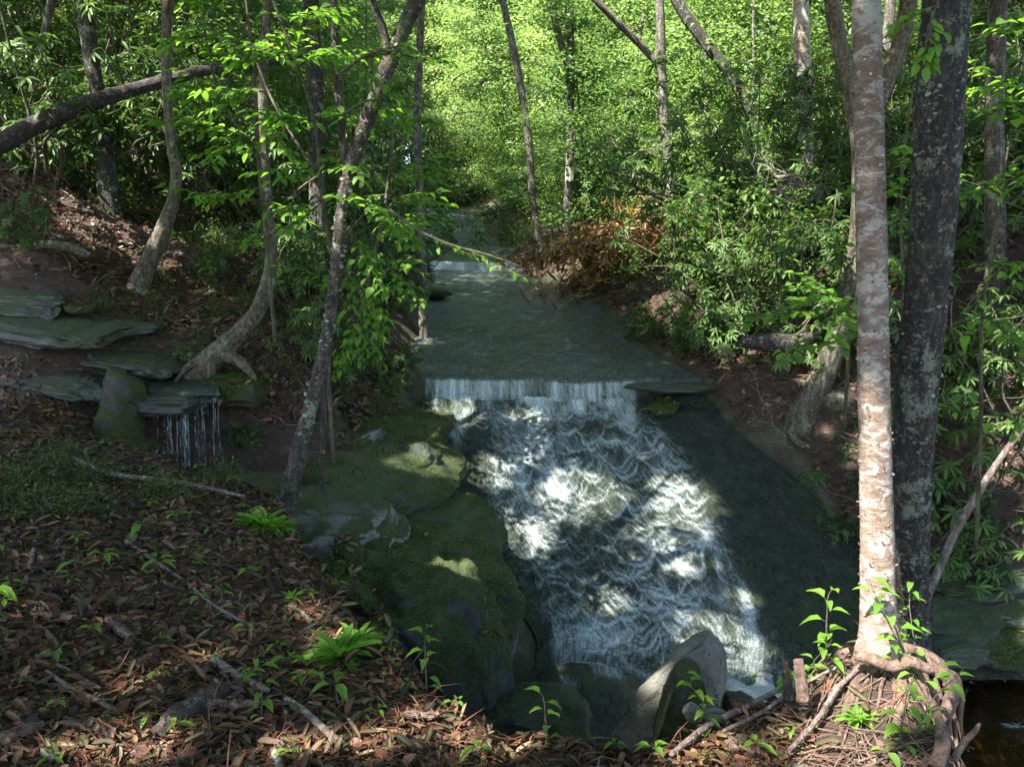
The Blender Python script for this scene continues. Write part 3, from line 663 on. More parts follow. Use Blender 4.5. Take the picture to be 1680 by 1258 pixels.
# ------------------------------------------------------------------ rocks
import bmesh
_b = bmesh.new(); bmesh.ops.create_icosphere(_b, subdivisions=6, radius=1); _b.verts.ensure_lookup_table()
ICO_V = np.array([v.co[:] for v in _b.verts]); ICO_T = np.array([[v.index for v in f.verts] for f in _b.faces]); _b.free()
FALLEN = []
M['mosstuft'] = leaf_mat('moss_tuft', [(.014, .030, .006), (.045, .075, .009), (.12, .145, .016)], .2, .8, 1.2, .1, spec=.1)
def rock(name, label, c, half, mat, seed, rz=0, tilt=(0, 0), block=.75, rough=.14, group=None, crack=0.0, cat='rock'):
    v = ICO_V; p = np.sign(v) * np.abs(v) ** block; p = p / np.abs(p).max()
    # facets: clamp along a few random planes
    r = np.random.default_rng(seed)
    for i in range(9):
        nrm = unit(r.normal(0, 1, 3)); dlim = r.uniform(.62, .92); d = p @ nrm; p = p - np.outer(np.maximum(d - dlim, 0) * .85, nrm)
    s = seed * 13
    d = rough * (fbm(v[:, 0] * 1.4 + s, v[:, 1] * 1.4, v[:, 2] * 1.4, 3, s) + .45 * fbm(v[:, 0] * 5, v[:, 1] * 5 + s, v[:, 2] * 5, 5, s + 5) - .5 * np.abs(vn(v[:, 0] * 2.6, v[:, 1] * 2.6 + s, v[:, 2] * 2.6, s + 6)))
    if crack: d = d - crack * np.exp(-(np.abs(vn(p[:, 0] * 1.2 + s, p[:, 1] * 1.2, p[:, 2] * 4, s + 9)) / .03) ** 2)
    V = (p * (1 + d[:, None])) * np.array(half)
    me = mesh_np(name, V, None, ICO_T, mats=[M[mat]])
    o = link(name, me, None, c); o.rotation_euler = (tilt[0], tilt[1], rz)
    if mat in ('mossrock', 'stumpmoss') and c[1] < 11:                  # moss tufts and stuck leaves on the upper faces
        Rm = np.array(o.rotation_euler.to_matrix()); fc = V[ICO_T]; fn = np.cross(fc[:, 1] - fc[:, 0], fc[:, 2] - fc[:, 0]); ar = np.linalg.norm(fn, axis=1); fn = fn / (ar[:, None] + 1e-12)
        up = (fn @ Rm.T)[:, 2]; w_ = np.where(up > .05, ar * np.clip(up + .2, 0, 1), 0) * np.clip(.6 + 1.6 * vn(fc[:, 0, 0] * 5, fc[:, 0, 1] * 5, fc[:, 0, 2] * 5, s + 3), 0, 1)
        n = int(min(7000, 9000 * w_.sum() / 2 / .5)); i = r.choice(len(w_), n, p=w_ / w_.sum()); B = Bld(); dd = fn[i] * .8 + r.normal(0, .5, (n, 3))
        leaves(B, P_QUAD, fc[i, 0] - fn[i] * .002, dd, r.normal(0, 1, (n, 3)), r.uniform(.008, .022, n), .45, r.random(n)); tag(link('moss', B.mesh('moss', M['mosstuft'], False), o), kind='stuff')
        k = r.choice(len(w_), 16, p=w_ / w_.sum()); FALLEN.append((fc[k, 0] @ Rm.T + np.array(c), fn[k] @ Rm.T))
    return tag(o, label, cat, group)
def hull_rock(name, label, pts, mat, seed, group=None, amp=.02, cat='rock'):
    pts = np.array(pts); c = pts.mean(0); b = bmesh.new()
    for p in pts - c: b.verts.new(p)
    bmesh.ops.convex_hull(b, input=b.verts)
    for v in [v for v in b.verts if not v.link_faces]: b.verts.remove(v)
    bmesh.ops.bevel(b, geom=list(b.edges), offset=.035, segments=2, affect='EDGES', clamp_overlap=True)
    bmesh.ops.triangulate(b, faces=b.faces)
    for i in range(4):
        lo = [e for e in b.edges if e.calc_length() > .03]
        if lo: bmesh.ops.subdivide_edges(b, edges=lo, cuts=1); bmesh.ops.triangulate(b, faces=b.faces)
    b.normal_update(); b.verts.ensure_lookup_table()
    V = np.array([v.co[:] for v in b.verts]); N = np.array([v.normal[:] for v in b.verts]); T = np.array([[v.index for v in f.verts] for f in b.faces]); b.free()
    d = amp * (2 * fbm(V[:, 0] * 4, V[:, 1] * 4, V[:, 2] * 4, 4, seed) + .6 * fbm(V[:, 0] * 22, V[:, 1] * 22, V[:, 2] * 22, 3, seed + 3))
    return tag(link(name, mesh_np(name, V + N * d[:, None], None, T, mats=[M[mat]]), None, c), label, cat, group)
# ------------------------------------------------------------------ rocks of the left terrace, toe and side stream
def rk(name, label, px, py, Y, half, mat, seed, dz=0.0, **k):
    c = pix(px, py, Y) if Y else gpix(px, py); c[2] += dz
    if Y: half = tuple(h * float(DEPTH(Y)) / Y for h in half)
    return rock(name, label, c, half, mat, seed, **k)
rk('boulder', 'big rounded boulder dark with green moss below the left bank beside the plunge', 690, 1035, 6.05, (.62, .72, 1.0), 'mossrock', 1, dz=-.25, rz=.4, tilt=(.1, -.18), rough=.2, cat='boulder')
rk('boulder', 'shadowed mossy shoulder of rock between leaf litter and the big rounded boulder', 560, 960, 6.1, (.42, .7, .55), 'mossrock', 2, dz=-.28, rz=.2, tilt=(0, .25), rough=.2, cat='boulder')
rk('ledge_rock', 'long mossy ledge pointing into the white water above the big boulder', 712, 918, 6.9, (.85, .6, .42), 'mossrock', 3, dz=-.20, rz=-.15, tilt=(.1, .16), rough=.16, crack=.05)
rk('ledge_rock', 'thick olive mossy ledge, second step up beside the slide', 655, 845, 7.9, (.95, .8, .50), 'mossrock', 4, dz=-.26, rz=-.1, tilt=(.05, .12), rough=.15, crack=.05)
rk('ledge_rock', 'flat wet mossy shelf left of the roll waves', 638, 745, 9.4, (.95, 1.35, .42), 'mossrock', 5, dz=-.30, rz=-.2, tilt=(.05, .06), rough=.14, crack=.04)
rk('ledge_rock', 'shelf with bright yellow green moss cushions near the waterfall lip', 640, 672, 11.4, (.85, 1.25, .40), 'stumpmoss', 6, dz=-.28, rz=-.1, rough=.14)
rk('boulder', 'small dark triangular boulder at the left edge of the slide', 690, 765, 9.2, (.19, .26, .26), 'damprock', 7, dz=.0, rz=.3, rough=.2, cat='boulder')
rk('ledge_rock', 'pale lichened flat rock at the foot of the leaning tree', 552, 835, 7.05, (.6, .7, .42), 'palerock', 8, dz=-.30, rz=.3, tilt=(.15, .1), rough=.16, crack=.05)
rk('ledge_rock', 'pale lichen crusted rim of rock beside brown leaves left of the mossy shelf', 590, 715, 9.9, (.3, .7, .26), 'palerock', 9, dz=-.14, rz=-.25, rough=.2)
rk('ledge_rock', 'damp speckled rock in the plunge below the big mossy boulder', 855, 1150, 5.6, (.55, .5, .5), 'damprock', 10, dz=-.42, rz=.3, rough=.18, crack=.05)
rk('boulder', 'pale chipped little rock wedged between the mossy ledge and the chute', 815, 1020, 6.9, (.22, .3, .32), 'slabrock', 11, dz=-.1, rough=.2, cat='boulder')
rk('ledge_rock', 'low damp shelf edged with foam beneath the mossy ledges', 770, 985, 7.3, (.3, .4, .28), 'damprock', 12, dz=-.12, rz=-.3, rough=.18)
# grey boulder leaning out of the near bank
Yb = 4.75
fr = [(1000, 1215), (1040, 1140), (1085, 1105), (1112, 1068), (1150, 1054), (1183, 1084), (1188, 1112), (1178, 1165), (1160, 1240), (1020, 1300)]
pts = [pix(x, y, Yb + .02 * i % .07) for i, (x, y) in enumerate(fr)] + [pix(x + (1100 - x) * .12 + 14, y + 12, Yb) + np.array([.10, .38, -.03]) for x, y in fr]
hull_rock('boulder', 'tall leaning grey boulder with a bare pointed top at the water\'s edge', pts, 'greyrock', 3, cat='boulder')
fr2 = [(1075, 1230), (1098, 1150), (1112, 1122), (1136, 1108), (1158, 1124), (1163, 1150), (1158, 1230)]
pts = [pix(x, y, 4.42) for x, y in fr2] + [pix(x, y + 6, 4.42) + np.array([.02, .28, .0]) for x, y in fr2]
hull_rock('boulder', 'small dark mossy boulder leaning against the tall grey one', pts, 'mossrock', 5, cat='boulder')
rk('stone', 'round pale grey stone lying in front of the small mossy boulder', 1137, 1166, 4.1, (.052, .06, .058), 'greyrock', 13, rough=.12, block=.95, cat='stone')
rk('stone', 'half hidden flat grey stone right of the round pale stone', 1172, 1180, 4.15, (.09, .08, .05), 'greyrock', 14, rough=.15, cat='stone')
rk('stone', 'wedge of brown wet stone between grey boulder and foam', 1215, 1155, 4.9, (.16, .2, .14), 'damprock', 15, dz=-.05, rough=.15, cat='stone')
# side stream on the left
rk('slab_rock', 'wide grey layered slab of the side stream at the left border', 60, 520, None, (1.15, .6, .12), 'slabrock', 20, dz=-.10, rz=-.2, tilt=(.22, .17), block=.45, rough=.22, crack=.06)
rk('slab_rock', 'grey stepped slab below the round mossy stone', 205, 575, None, (.6, .4, .10), 'slabrock', 21, dz=-.10, rz=-.15, tilt=(.12, .14), block=.45, rough=.24, crack=.06)
rk('slab_rock', 'dark wet slab sunk in the litter behind the mossy stump', 90, 612, None, (.7, .34, .09), 'darkrock', 22, dz=-.09, rz=-.1, tilt=(.1, .12), block=.45, rough=.24, crack=.05)
rk('slab_rock', 'narrow grey ledge left of the slab pile, half under leaves', 20, 475, None, (.7, .45, .12), 'slabrock', 23, dz=-.11, tilt=(.2, .1), block=.45, rough=.24)
rk('stone', 'round green mossy stone lying on the grey side stream slabs', 135, 533, None, (.17, .13, .07), 'stumpmoss', 24, dz=.16, rough=.12, block=.9, cat='stone')
rk('ledge_rock', 'black overhanging ledge that the trickling waterfall drops from', 305, 662, 9.05, (.48, .5, .12), 'darkrock', 25, dz=.03, block=.5, rough=.12, crack=.04)
rk('ledge_rock', 'dark recessed rock wall behind the falling strands', 315, 740, 9.55, (.75, .3, .5), 'darkrock', 40, dz=.0, block=.5, rough=.14, crack=.04)
rk('ledge_rock', 'dark mossy block beneath the curved trunk, hollow below', 395, 640, 9.55, (.44, .42, .20), 'stumpmoss', 26, dz=.0, rz=.2, block=.6, rough=.18)
rk('ledge_rock', 'low mossy rock at the foot of the trickling waterfall, left side', 232, 765, 8.3, (.3, .28, .16), 'damprock', 27, dz=-.05, rough=.2)
rk('ledge_rock', 'pale damp ledge in the dark gully right of the trickling waterfall', 425, 775, 8.2, (.5, .4, .12), 'palerock', 28, dz=-.12, rz=.2, tilt=(0, .1), rough=.2)
rk('ledge_rock', 'mossy step left of the stump, sunk in the bank', 70, 700, 8.4, (.5, .3, .16), 'stumpmoss', 29, dz=-.1, rough=.22)
# others
rk('boulder', 'brown blocky boulder beside the far upper stream', 812, 350, 40.5, (.55, .5, .62), 'palerock', 30, dz=-.1, rz=.5, rough=.16, cat='boulder')
rk('stone', 'flat mossy stone jutting into the left edge of the upper slab', 712, 480, 20.0, (.42, .5, .13), 'mossrock', 31, rough=.15, cat='stone')
rk('ledge_rock', 'thin black ledge sticking out right of the waterfall lip', 1108, 636, 12.75, (.80, .30, .07), 'darkrock', 32, dz=.0, rough=.1, rz=-.02)
rk('ledge_rock', 'mossy pad of rock under the black ledge', 1090, 652, 12.5, (.25, .2, .12), 'stumpmoss', 33, dz=-.12, rough=.2)
rk('ledge_rock', 'mossy dark rock beyond the pool at the right border', 1590, 930, 9.0, (.7, .5, .2), 'damprock', 35, dz=-.1, tilt=(0, -.1), rough=.2)
rk('ledge_rock', 'pale brown rock tip at the pool edge by the right border', 1650, 990, 8.3, (.35, .3, .14), 'palerock', 36, dz=-.08, rough=.2)
rk('ledge_rock', 'dark mossy slab end between the dark trunk and the pool', 1570, 1000, 8.0, (.5, .4, .2), 'damprock', 41, dz=-.14, rz=-.2, tilt=(.25, 0), rough=.22, crack=.05)
rk('ledge_rock', 'green mossy slab at the pool edge near the right border', 1648, 1040, 7.7, (.45, .3, .16), 'mossrock', 42, dz=-.10, rz=.15, tilt=(.2, 0), rough=.24)
rk('ledge_rock', 'low wet rock at the pool waterline right of the dark trunk', 1560, 1062, 7.4, (.35, .22, .12), 'damprock', 43, dz=-.06, rz=.3, rough=.24)
# moss cushions on the near bank edge
for px, py, Y, h, lb in [(545, 950, 5.0, .16, 'bright moss cushion on the bank edge above the big boulder'), (615, 1045, 4.35, .13, 'olive moss cushion hanging beside the bright rosette plant'), (570, 905, 5.4, .12, 'small moss cushion at the brink near the pale rock')]:
    rk('moss_cushion', lb, px, py, Y, (h, h * 1.1, h * .8), 'stumpmoss', int(px), rough=.25, block=1.0, cat='moss')
# mossy stump
b0 = pix(200, 735, 8.35); B = Bld()
st = np.array([pix(190, 745, 8.35), pix(194, 710, 8.35), pix(197, 670, 8.35), pix(203, 635, 8.35), pix(206, 616, 8.35), pix(207, 609, 8.36)]) - b0
tube(B, st, [.31, .215, .175, .165, .165, .155], 26, .022, .34, True, 4)
for V_ in B.V: V_[:, 2] += np.where(V_[:, 2] > .5, -.45 * (V_[:, 0] - .0) + .03 * vn(V_[:, 0] * 14, V_[:, 1] * 14, s=3), 0)
e = thing('tree_stump', 'moss covered tree stump with a slanted top beside the trickling waterfall', 'stump', b0)
link('stump', B.mesh('stump', M['stumpmoss']), e)
B = Bld()
for a in (-.3, -1.4, .5, 2.8):
    tube(B, [(0, 0, .1), (.25 * math.cos(a), .25 * math.sin(a), 0), (.5 * math.cos(a), .5 * math.sin(a), -.13)], [.09, .07, .03], 8, .04, .2)
link('root', B.mesh('root', M['stumpmoss']), e)
# trickling waterfall: separate strands and a thin film over the lip
def m_strand():
    t = NT('falling_strand'); w = t.coord((1, 1, .12)); n = t.noise(w, 90, 4, .7)
    f = t.ramp(n, [(.48, 0.0), (.72, .6)])
    tr = t.n('BsdfTransparent', {'Color': (.9, .95, .95)}).outputs[0]
    return t.done(t.n('MixShader', {0: f, 1: tr, 2: t.prin(color=(.6, .68, .7), rough=.25)}).outputs[0])
M['strand'] = m_strand()
B = Bld(); r = np.random.default_rng(3)
top = pix(250, 655, 8.62); right = pix(366, 655, 8.62)
for i in range(26):
    f = r.random(); f = f if i % 3 else .42 + .12 * r.normal(0, .6)
    p = top + (right - top) * np.clip(f, 0, 1); L = r.uniform(.80, 1.02); zz = np.linspace(0, 1, 9)
    P = np.stack([p[0] + np.cumsum(r.normal(0, .004, 9)), p[1] - .07 * np.sqrt(zz), p[2] - .02 + .05 * (1 - zz) ** 6 - zz * L], 1)
    tube(B, P, (r.uniform(.002, .006) if i % 6 else .011) * np.linspace(1, .7, 9), 5, .06, .5, True, i)
tag(link('trickling_waterfall', B.mesh('trickling_waterfall', M['strand'])), kind='structure')
# thin film of water sliding over the ledge that feeds the strands
fx, fy = np.meshgrid(np.linspace(0, 1, 24), np.linspace(0, 1, 16), indexing='ij'); fp = top[None, None] + (right - top)[None, None] * fx[..., None] + np.stack([-.25 * fy, .62 * fy - .06, .05 + .10 * fy + .012 * vn(fx * 6, fy * 6, s=4) - .10 * np.maximum(0, .12 - fy)], -1)
tag(link('film_water', mesh_np('film_water', fp.reshape(-1, 3), grid_faces(24, 16), attrs={'foam': np.clip(.28 - fy * .3, 0, 1), 'fu': fx, 'sky_tone': .3 + 0 * fx}, mats=[M['water']])), kind='structure')
# small dark pool at its foot
qx, qy = np.meshgrid(np.arange(-3.9, -1.8, .05), np.arange(7.1, 8.6, .05), indexing='ij')
me = mesh_np('side_pool', np.stack([qx, qy, -.68 + .004 * vn(qx * 6, qy * 6, s=9)], -1).reshape(-1, 3), grid_faces(*qx.shape), attrs={'foam': .12 * np.exp(-((qx + 3.3) / .4) ** 2 - ((qy - 8.4) / .3) ** 2)}, mats=[M['pool']])
tag(link('side_pool', me), kind='structure')
# ------------------------------------------------------------------ individual trees, laid out along their trunks
def trunk_pts(L):
    P, R = [], []
    for px, py, Y, w in L:
        p = pix(px, py, Y); d = (p - EYE) @ np.array([0, cP, -sP]); P.append(p); R.append(w / F * d / 2 * .97)
    return np.array(P), np.array(R)
def extend(P, R, ztop, r, lean=None, keep=.35):
    """carry the trunk on above the picture, tapering"""
    d = unit(P[-1] - P[-2]); d = unit(d * keep + np.array([0, 0, 1.]) * (1 - keep)) if lean is None else unit(np.array(lean, float))
    n = max(3, int((ztop - P[-1][2]) / .8)); Q = [P[-1]]
    for i in range(n): Q.append(Q[-1] + d * (ztop - P[-1][2]) / n / max(.4, d[2]) + r.normal(0, .05, 3) * [1, 1, 0])
    return np.r_[P, np.array(Q[1:])], np.r_[R, np.linspace(R[-1], R[-1] * .3, n + 1)[1:]]
SUNSPOT = []      # gaps of the canopy: (point on the ground, radius of the light patch)
def gaps(pos, first=999, grow=1.0):
    keep = np.ones(len(pos), bool); wob = 1 + .35 * vn(pos[:, 0] * 1.7, pos[:, 1] * 1.7, s=7)
    for q, rad in SUNSPOT[:first]:
        v = pos - q; t = v @ SUN; d = np.linalg.norm(v - t[:, None] * SUN, axis=1)
        keep &= ~((d < rad * grow * wob) & (t > 0))
    return keep
def crown(base, top_pts, r, zr, rad, n, leaf, mat='canopy', cl=75, flat=.35):
    """limbs and leaf sprays of a crown above the picture; leaves in layered clusters"""
    BL, BB = Bld(), Bld(); P, Rr = top_pts
    for c in range(cl):
        zt = r.uniform(*zr); i = int(np.argmin(np.abs(P[:, 2] - (zt - r.uniform(.5, 1.5))))); a = r.uniform(0, 2 * math.pi); L = rad * math.sqrt(r.uniform(.05, 1))
        tip = np.array([P[i][0] + L * math.cos(a), P[i][1] + L * math.sin(a), zt]); m = (P[i] + tip) / 2 + [0, 0, .3] + r.normal(0, .2, 3)
        if not gaps(resample([P[i], m, tip], [1, 1, 1], .12)[0], 20, .85).all(): continue
        tube(BB, resample([P[i], m, tip], [max(.010, Rr[i] * .18), .015, .005], .3)[0], np.linspace(max(.010, Rr[i] * .18), .005, len(resample([P[i], m, tip], [1, 1, 1], .3)[0])), 4)
        k = n // cl; sp = r.uniform(.45, .95)
        pos = tip + r.normal(0, sp, (k, 3)) * [1, 1, flat]
        pos = pos[gaps(pos)]; k = len(pos)
        if k == 0: continue
        u = r.normal(0, 1, (k, 3)); u[:, 2] = u[:, 2] * .3
        leaves(BL, P_QUAD, pos - base, u, r.normal(0, .4, (k, 3)) + [0, 0, 1.], leaf * r.uniform(.6, 1.2, k), .62, r.uniform(0, 1, k))
    for i in range(len(BB.V)): BB.V[i] = BB.V[i] - base
    return BB, BL
DINV = lambda y: float(np.interp(y, [0, 7.6, 10.6, 21.2, 97.8], [0, 7.6, 13, 26, 120]))
YPALE = DINV(gpix(1318, 684)[1])
def tree(name, label, cat, L, mat, seed, ztop=None, cr=None, extra=(), k=14, bump=.12, step=.05, lean=None, group=None, roots=None, rootmat=None, thin=1.0):
    r = np.random.default_rng(seed); P, R = trunk_pts(L); R = R * thin
    d = unit(unit(P[0] - P[1]) + np.array([0, 0, -.4])); q = P[0]; add = []
    while q[2] > hz(q[0], q[1]) - .15 and len(add) < 60: q = q + d * .25; add.append(q)
    if add: P = np.r_[np.array(add[::-1]), P]; R = np.r_[np.linspace(R[0] * (1 + .05 * len(add)), R[0], len(add)), R]
    base = P[0].copy()
    if ztop: P, R = extend(P, R, ztop, r, lean)
    e = thing(name, label, cat, base, group=group)
    B = Bld(); tube(B, P - base, R, k, step, bump, True, seed); link('trunk', B.mesh('trunk', M[mat]), e)
    for ex in extra:
        Pb, Rb = trunk_pts(ex); B = Bld(); tube(B, Pb - base, Rb, 8, .06, .12, True, seed + 5); link('branch', B.mesh('branch', M[mat]), e)
    if roots:
        for L2 in roots:
            Pb, Rb = trunk_pts(L2); B = Bld(); tube(B, Pb - base, Rb, 10, .03, .22, True, seed + 9); link('root', B.mesh('root', M[rootmat or mat]), e)
    if cr:
        BB, BL = crown(base, (P, R), r, **cr); link('limbs', BB.mesh('limbs', M[mat]), e); link('crown', BL.mesh('crown', M['canopy'], False), e)
    return e, P, R
# where the sun reaches through the canopy in the photograph
def spot(px, py, rad, Y=None): SUNSPOT.append((gpix(px, py) if Y is None else pix(px, py, Y), rad))
for a in [(1440, 1020, .36, 3.4), (1438, 930, .30, 3.4), (1436, 830, .20, 3.4), (1436, 760, .10, 3.4), (1500, 900, .16, 3.7), (1400, 1110, .32, 3.2), (1330, 1180, .28, 2.9), (1480, 1150, .22, 3.1), (1150, 1230, .22), (1000, 1235, .18), (860, 1215, .17), (700, 1190, .17), (600, 1215, .13), (480, 1235, .12), (230, 1235, .15), (90, 1230, .1),
          (880, 770, .17), (870, 885, .15), (1165, 895, .15), (1225, 1000, .18), (1190, 950, .10), (1060, 760, .10), (1240, 1105, .25), (1110, 790, .08), (1080, 1020, .08),
          (640, 150, .35, 6.4), (520, 150, .5, 7.2), (400, 230, .32, 8.0), (330, 80, .3, 9.0), (470, 330, .35, 7.0), (600, 400, .3, 6.5), (360, 290, .4, 7), (770, 415, .4, 6.0), (680, 300, .35, 7.0), (430, 30, .32, 8.5), (700, 90, .45, 7),
          (1050, 250, 1.0, 15), (1200, 200, 1.0, 13), (1280, 420, .5, 11), (1150, 350, .8, 13), (300, 200, .8, 13), (160, 930, .10), (380, 900, .09), (250, 1120, .12), (420, 1040, .08), (1330, 470, .35, 9), (1350, 505, .25, 5.0), (1420, 60, .10, 3.65), (1425, 160, .07, 3.6), (280, 445, .28), (340, 480, .2), (240, 230, .35, 14), (640, 690, .16, 11.3), (1360, 560, .16, 11), (1330, 650, .14, 11),
          (720, 930, .12, 6.8), (1060, 1100, .12, 4.75), (200, 1030, .10), (60, 1010, .10), (330, 1080, .11), (530, 1000, .12), (430, 850, .12), (560, 1050, .15), (120, 860, .10),
          (1630, 560, .4, 6), (1600, 150, .6, 8), (1660, 420, .4, 5), (1200, 350, .5), (1280, 300, .4), (1150, 250, .6), (1080, 500, .4), (1240, 450, .3), (1180, 480, .35), (1340, 250, .5, 11), (100, 100, .7, 14), (250, 60, .7, 14), (380, 200, .7, 14), (60, 200, .6, 12), (1620, 480, .5, 8), (1650, 640, .35, 7), (1100, 400, 1.2), (950, 430, .9), (880, 420, .8)]: spot(*(a if a[2] < .45 else (a[0], a[1], a[2] * 1.05) + tuple(a[3:])))

CR = dict(zr=(7.0, 11.5), rad=4.6, n=19000, leaf=.15)
birch, bP, bR = tree('birch_tree', 'tall straight birch with pale peeling bark on the root mound, sunlit near its base', 'tree',
    [(1444, 1085, 3.36, 96), (1443, 1058, 3.38, 76), (1442, 1030, 3.40, 63), (1440, 980, 3.41, 57), (1438, 870, 3.43, 54), (1434, 700, 3.46, 52), (1431, 500, 3.5, 50), (1427, 300, 3.55, 49), (1423, 100, 3.6, 47), (1420, -40, 3.62, 46)], 'birch', 101, 10.5, dict(CR, n=17000), k=26, bump=.05, step=.03)
dark_tree, _, _ = tree('dark_tree', 'dark lichen spotted trunk close behind the pale birch, thicker than it', 'tree',
    [(1500, 1085, 3.85, 62), (1497, 1040, 3.85, 56), (1495, 900, 3.78, 58), (1499, 700, 3.68, 70), (1522, 450, 3.55, 76), (1538, 220, 3.4, 80), (1552, 0, 3.3, 80), (1556, -60, 3.25, 79)], 'dark_bark', 102, 11.0, dict(CR, n=19000), k=30, bump=.10, step=.025, thin=.95)
leaning, _, _ = tree('leaning_tree', 'lichened tree on the left bank curving up and leaning right over the stream', 'tree',
    [(455, 880, 6.4, 52), (470, 830, 6.45, 45), (484, 770, 6.45, 40), (502, 700, 6.5, 36), (522, 620, 6.5, 30), (540, 530, 6.5, 27), (553, 430, 6.5, 27), (562, 340, 6.5, 28), (578, 270, 6.5, 31), (600, 205, 6.45, 34), (622, 145, 6.4, 36), (642, 95, 6.4, 36), (664, 45, 6.35, 36), (690, -10, 6.3, 40), (705, -50, 6.3, 40)], 'lean_bark', 103, 10.5, dict(CR, n=19000, rad=5.0), extra=[[(638, 105, 6.4, 20), (632, 60, 6.35, 14), (618, 20, 6.3, 12), (606, -20, 6.2, 11)]], k=22, bump=.16, step=.035, thin=.72)
tree('curved_tree', 'curved sapling trunk sweeping up out of a mossy root mass above the dark gully', 'tree',
    [(330, 610, 9.7, 52), (362, 575, 9.6, 36), (395, 545, 9.6, 30), (422, 512, 9.6, 27), (438, 470, 9.6, 23), (446, 420, 9.6, 19), (441, 350, 9.55, 17), (436, 280, 9.5, 15), (433, 200, 9.5, 15), (431, 130, 9.5, 15), (437, 60, 9.5, 14), (440, -30, 9.5, 13)], 'mossy_bark', 104, 10.5, dict(CR, n=19000, rad=4.5), k=14, bump=.14, step=.05,
    roots=[[(352, 582, 9.6, 30), (330, 590, 9.5, 20), (300, 610, 9.4, 9), (280, 640, 9.3, 4)], [(365, 580, 9.55, 28), (390, 590, 9.5, 20), (412, 612, 9.4, 12), (430, 650, 9.3, 6)], [(345, 588, 9.5, 26), (348, 606, 9.4, 16), (338, 640, 9.25, 7), (342, 680, 9.2, 4)]])
tree('crooked_tree', 'slender crooked trunk with a bend low down standing in leaf litter on the left slope', 'tree',
    [(222, 490, 11.6, 46), (234, 455, 11.6, 34), (252, 415, 11.6, 30), (270, 372, 11.6, 26), (285, 330, 11.6, 22), (290, 288, 11.6, 20), (283, 240, 11.6, 18), (277, 180, 11.6, 16), (274, 100, 11.6, 17), (275, -30, 11.6, 16)], 'mossy_bark', 105, 11, dict(CR, n=19000, rad=5.0), k=14, bump=.14, step=.05,
    roots=[[(228, 475, 11.5, 26), (245, 490, 11.4, 18), (262, 515, 11.2, 8)], [(225, 470, 11.5, 26), (205, 490, 11.4, 16), (180, 510, 11.2, 7)]])
tree('mossy_tree', 'rough dark trunk standing behind the fallen log at upper left', 'tree',
    [(168, 215, 13.2, 30), (160, 150, 13.2, 25), (150, 90, 13.2, 26), (144, 40, 13.2, 28), (150, -30, 13.2, 29)], 'dark_bark', 106, 11, dict(CR, n=6000, rad=3.0), k=14, bump=.14)
tree('pale_trunk_tree', 'pale smooth trunk leaning right from a mossy foot on the right bank beyond the birch', 'tree',
    [(1308, 712, YPALE - 0.00, 56), (1316, 680, YPALE - 0.00, 46), (1338, 640, YPALE - 0.00, 42), (1360, 592, YPALE - 0.05, 39), (1378, 540, YPALE - 0.10, 36), (1392, 490, YPALE - 0.10, 34), (1404, 420, YPALE - 0.10, 32), (1412, 330, YPALE - 0.15, 33), (1412, 250, YPALE - 0.20, 31), (1398, 170, YPALE - 0.20, 29), (1380, 90, YPALE - 0.20, 27), (1362, -20, YPALE - 0.20, 25)], 'mossy_bark', 107, 10, dict(CR, n=6000, rad=3.5), extra=[[(1412, 260, YPALE - 0.20, 26), (1440, 170, YPALE - 0.20, 26), (1468, 100, YPALE - 0.20, 28), (1490, 0, YPALE - 0.20, 30), (1494, -30, YPALE - 0.20, 30)]], k=16, bump=.10, step=.05,
    roots=[[(1318, 690, YPALE - 0.00, 40), (1345, 700, YPALE - 0.10, 26), (1395, 715, YPALE - 0.20, 10)], [(1340, 650, YPALE - 0.00, 26), (1372, 660, YPALE - 0.10, 40), (1400, 672, YPALE - 0.20, 22), (1425, 690, YPALE - 0.20, 8)], [(1310, 690, YPALE - 0.00, 34), (1300, 712, YPALE - 0.20, 18), (1318, 735, YPALE - 0.50, 8)]])
tree('stream_side_tree', 'tall thin dark tree curving up from the right bank of the upper stream', 'tree',
    [(893, 428, 25.5, 14), (884, 385, 25.5, 12), (874, 330, 25.5, 12), (870, 270, 25.5, 13), (863, 200, 25.5, 13), (850, 120, 25.5, 13), (838, 60, 25.5, 13), (822, -20, 25.5, 12)], 'far_bark', 108, 12, None, k=10, step=.15)
e, P_, R_ = tree('forked_tree', 'straight grey tree with a high fork and a pale paint mark behind the withered ferns', 'tree',
    [(931, 402, 25, 17), (931, 340, 25, 16), (934, 280, 25, 14), (935, 200, 25, 13), (937, 120, 25, 13), (935, -20, 25, 14)], 'far_bark', 109, 12, None, extra=[[(937, 130, 25, 11), (922, 80, 25, 12), (908, 20, 25, 12), (902, -20, 25, 11)]], k=10, step=.15)
B = Bld(); p = pix(934, 286, 24.86) - np.array(e.location); B.add(np.array([[x * .095, -.035 + .05 * abs(x), z * .17] for z in (-1, 1) for x in (-1, -.5, 0, .5, 1)]) + p, [[i, i + 1, i + 6, i + 5] for i in range(4)])
t_ = NT('pale_blaze'); n_ = t_.noise(t_.coord(), 14, 4); link('paint_mark', B.mesh('paint_mark', t_.done(t_.prin(color=t_.ramp(n_, [(.4, (.16, .18, .14)), (.65, (.28, .31, .26))]), rough=.8))), e)
tree('branching_tree', 'tree with a long branch reaching left above the sunny laurel thicket', 'tree',
    [(1100, 300, 20, 17), (1090, 200, 20, 16), (1085, 110, 20, 16), (1083, 40, 20, 15), (1080, -30, 20, 14)], 'far_bark', 110, 11, None, extra=[[(1085, 112, 20, 13), (1050, 75, 20, 12), (1015, 40, 19.8, 12), (985, 10, 19.6, 12), (955, -25, 19.5, 11)]], k=10, step=.12)
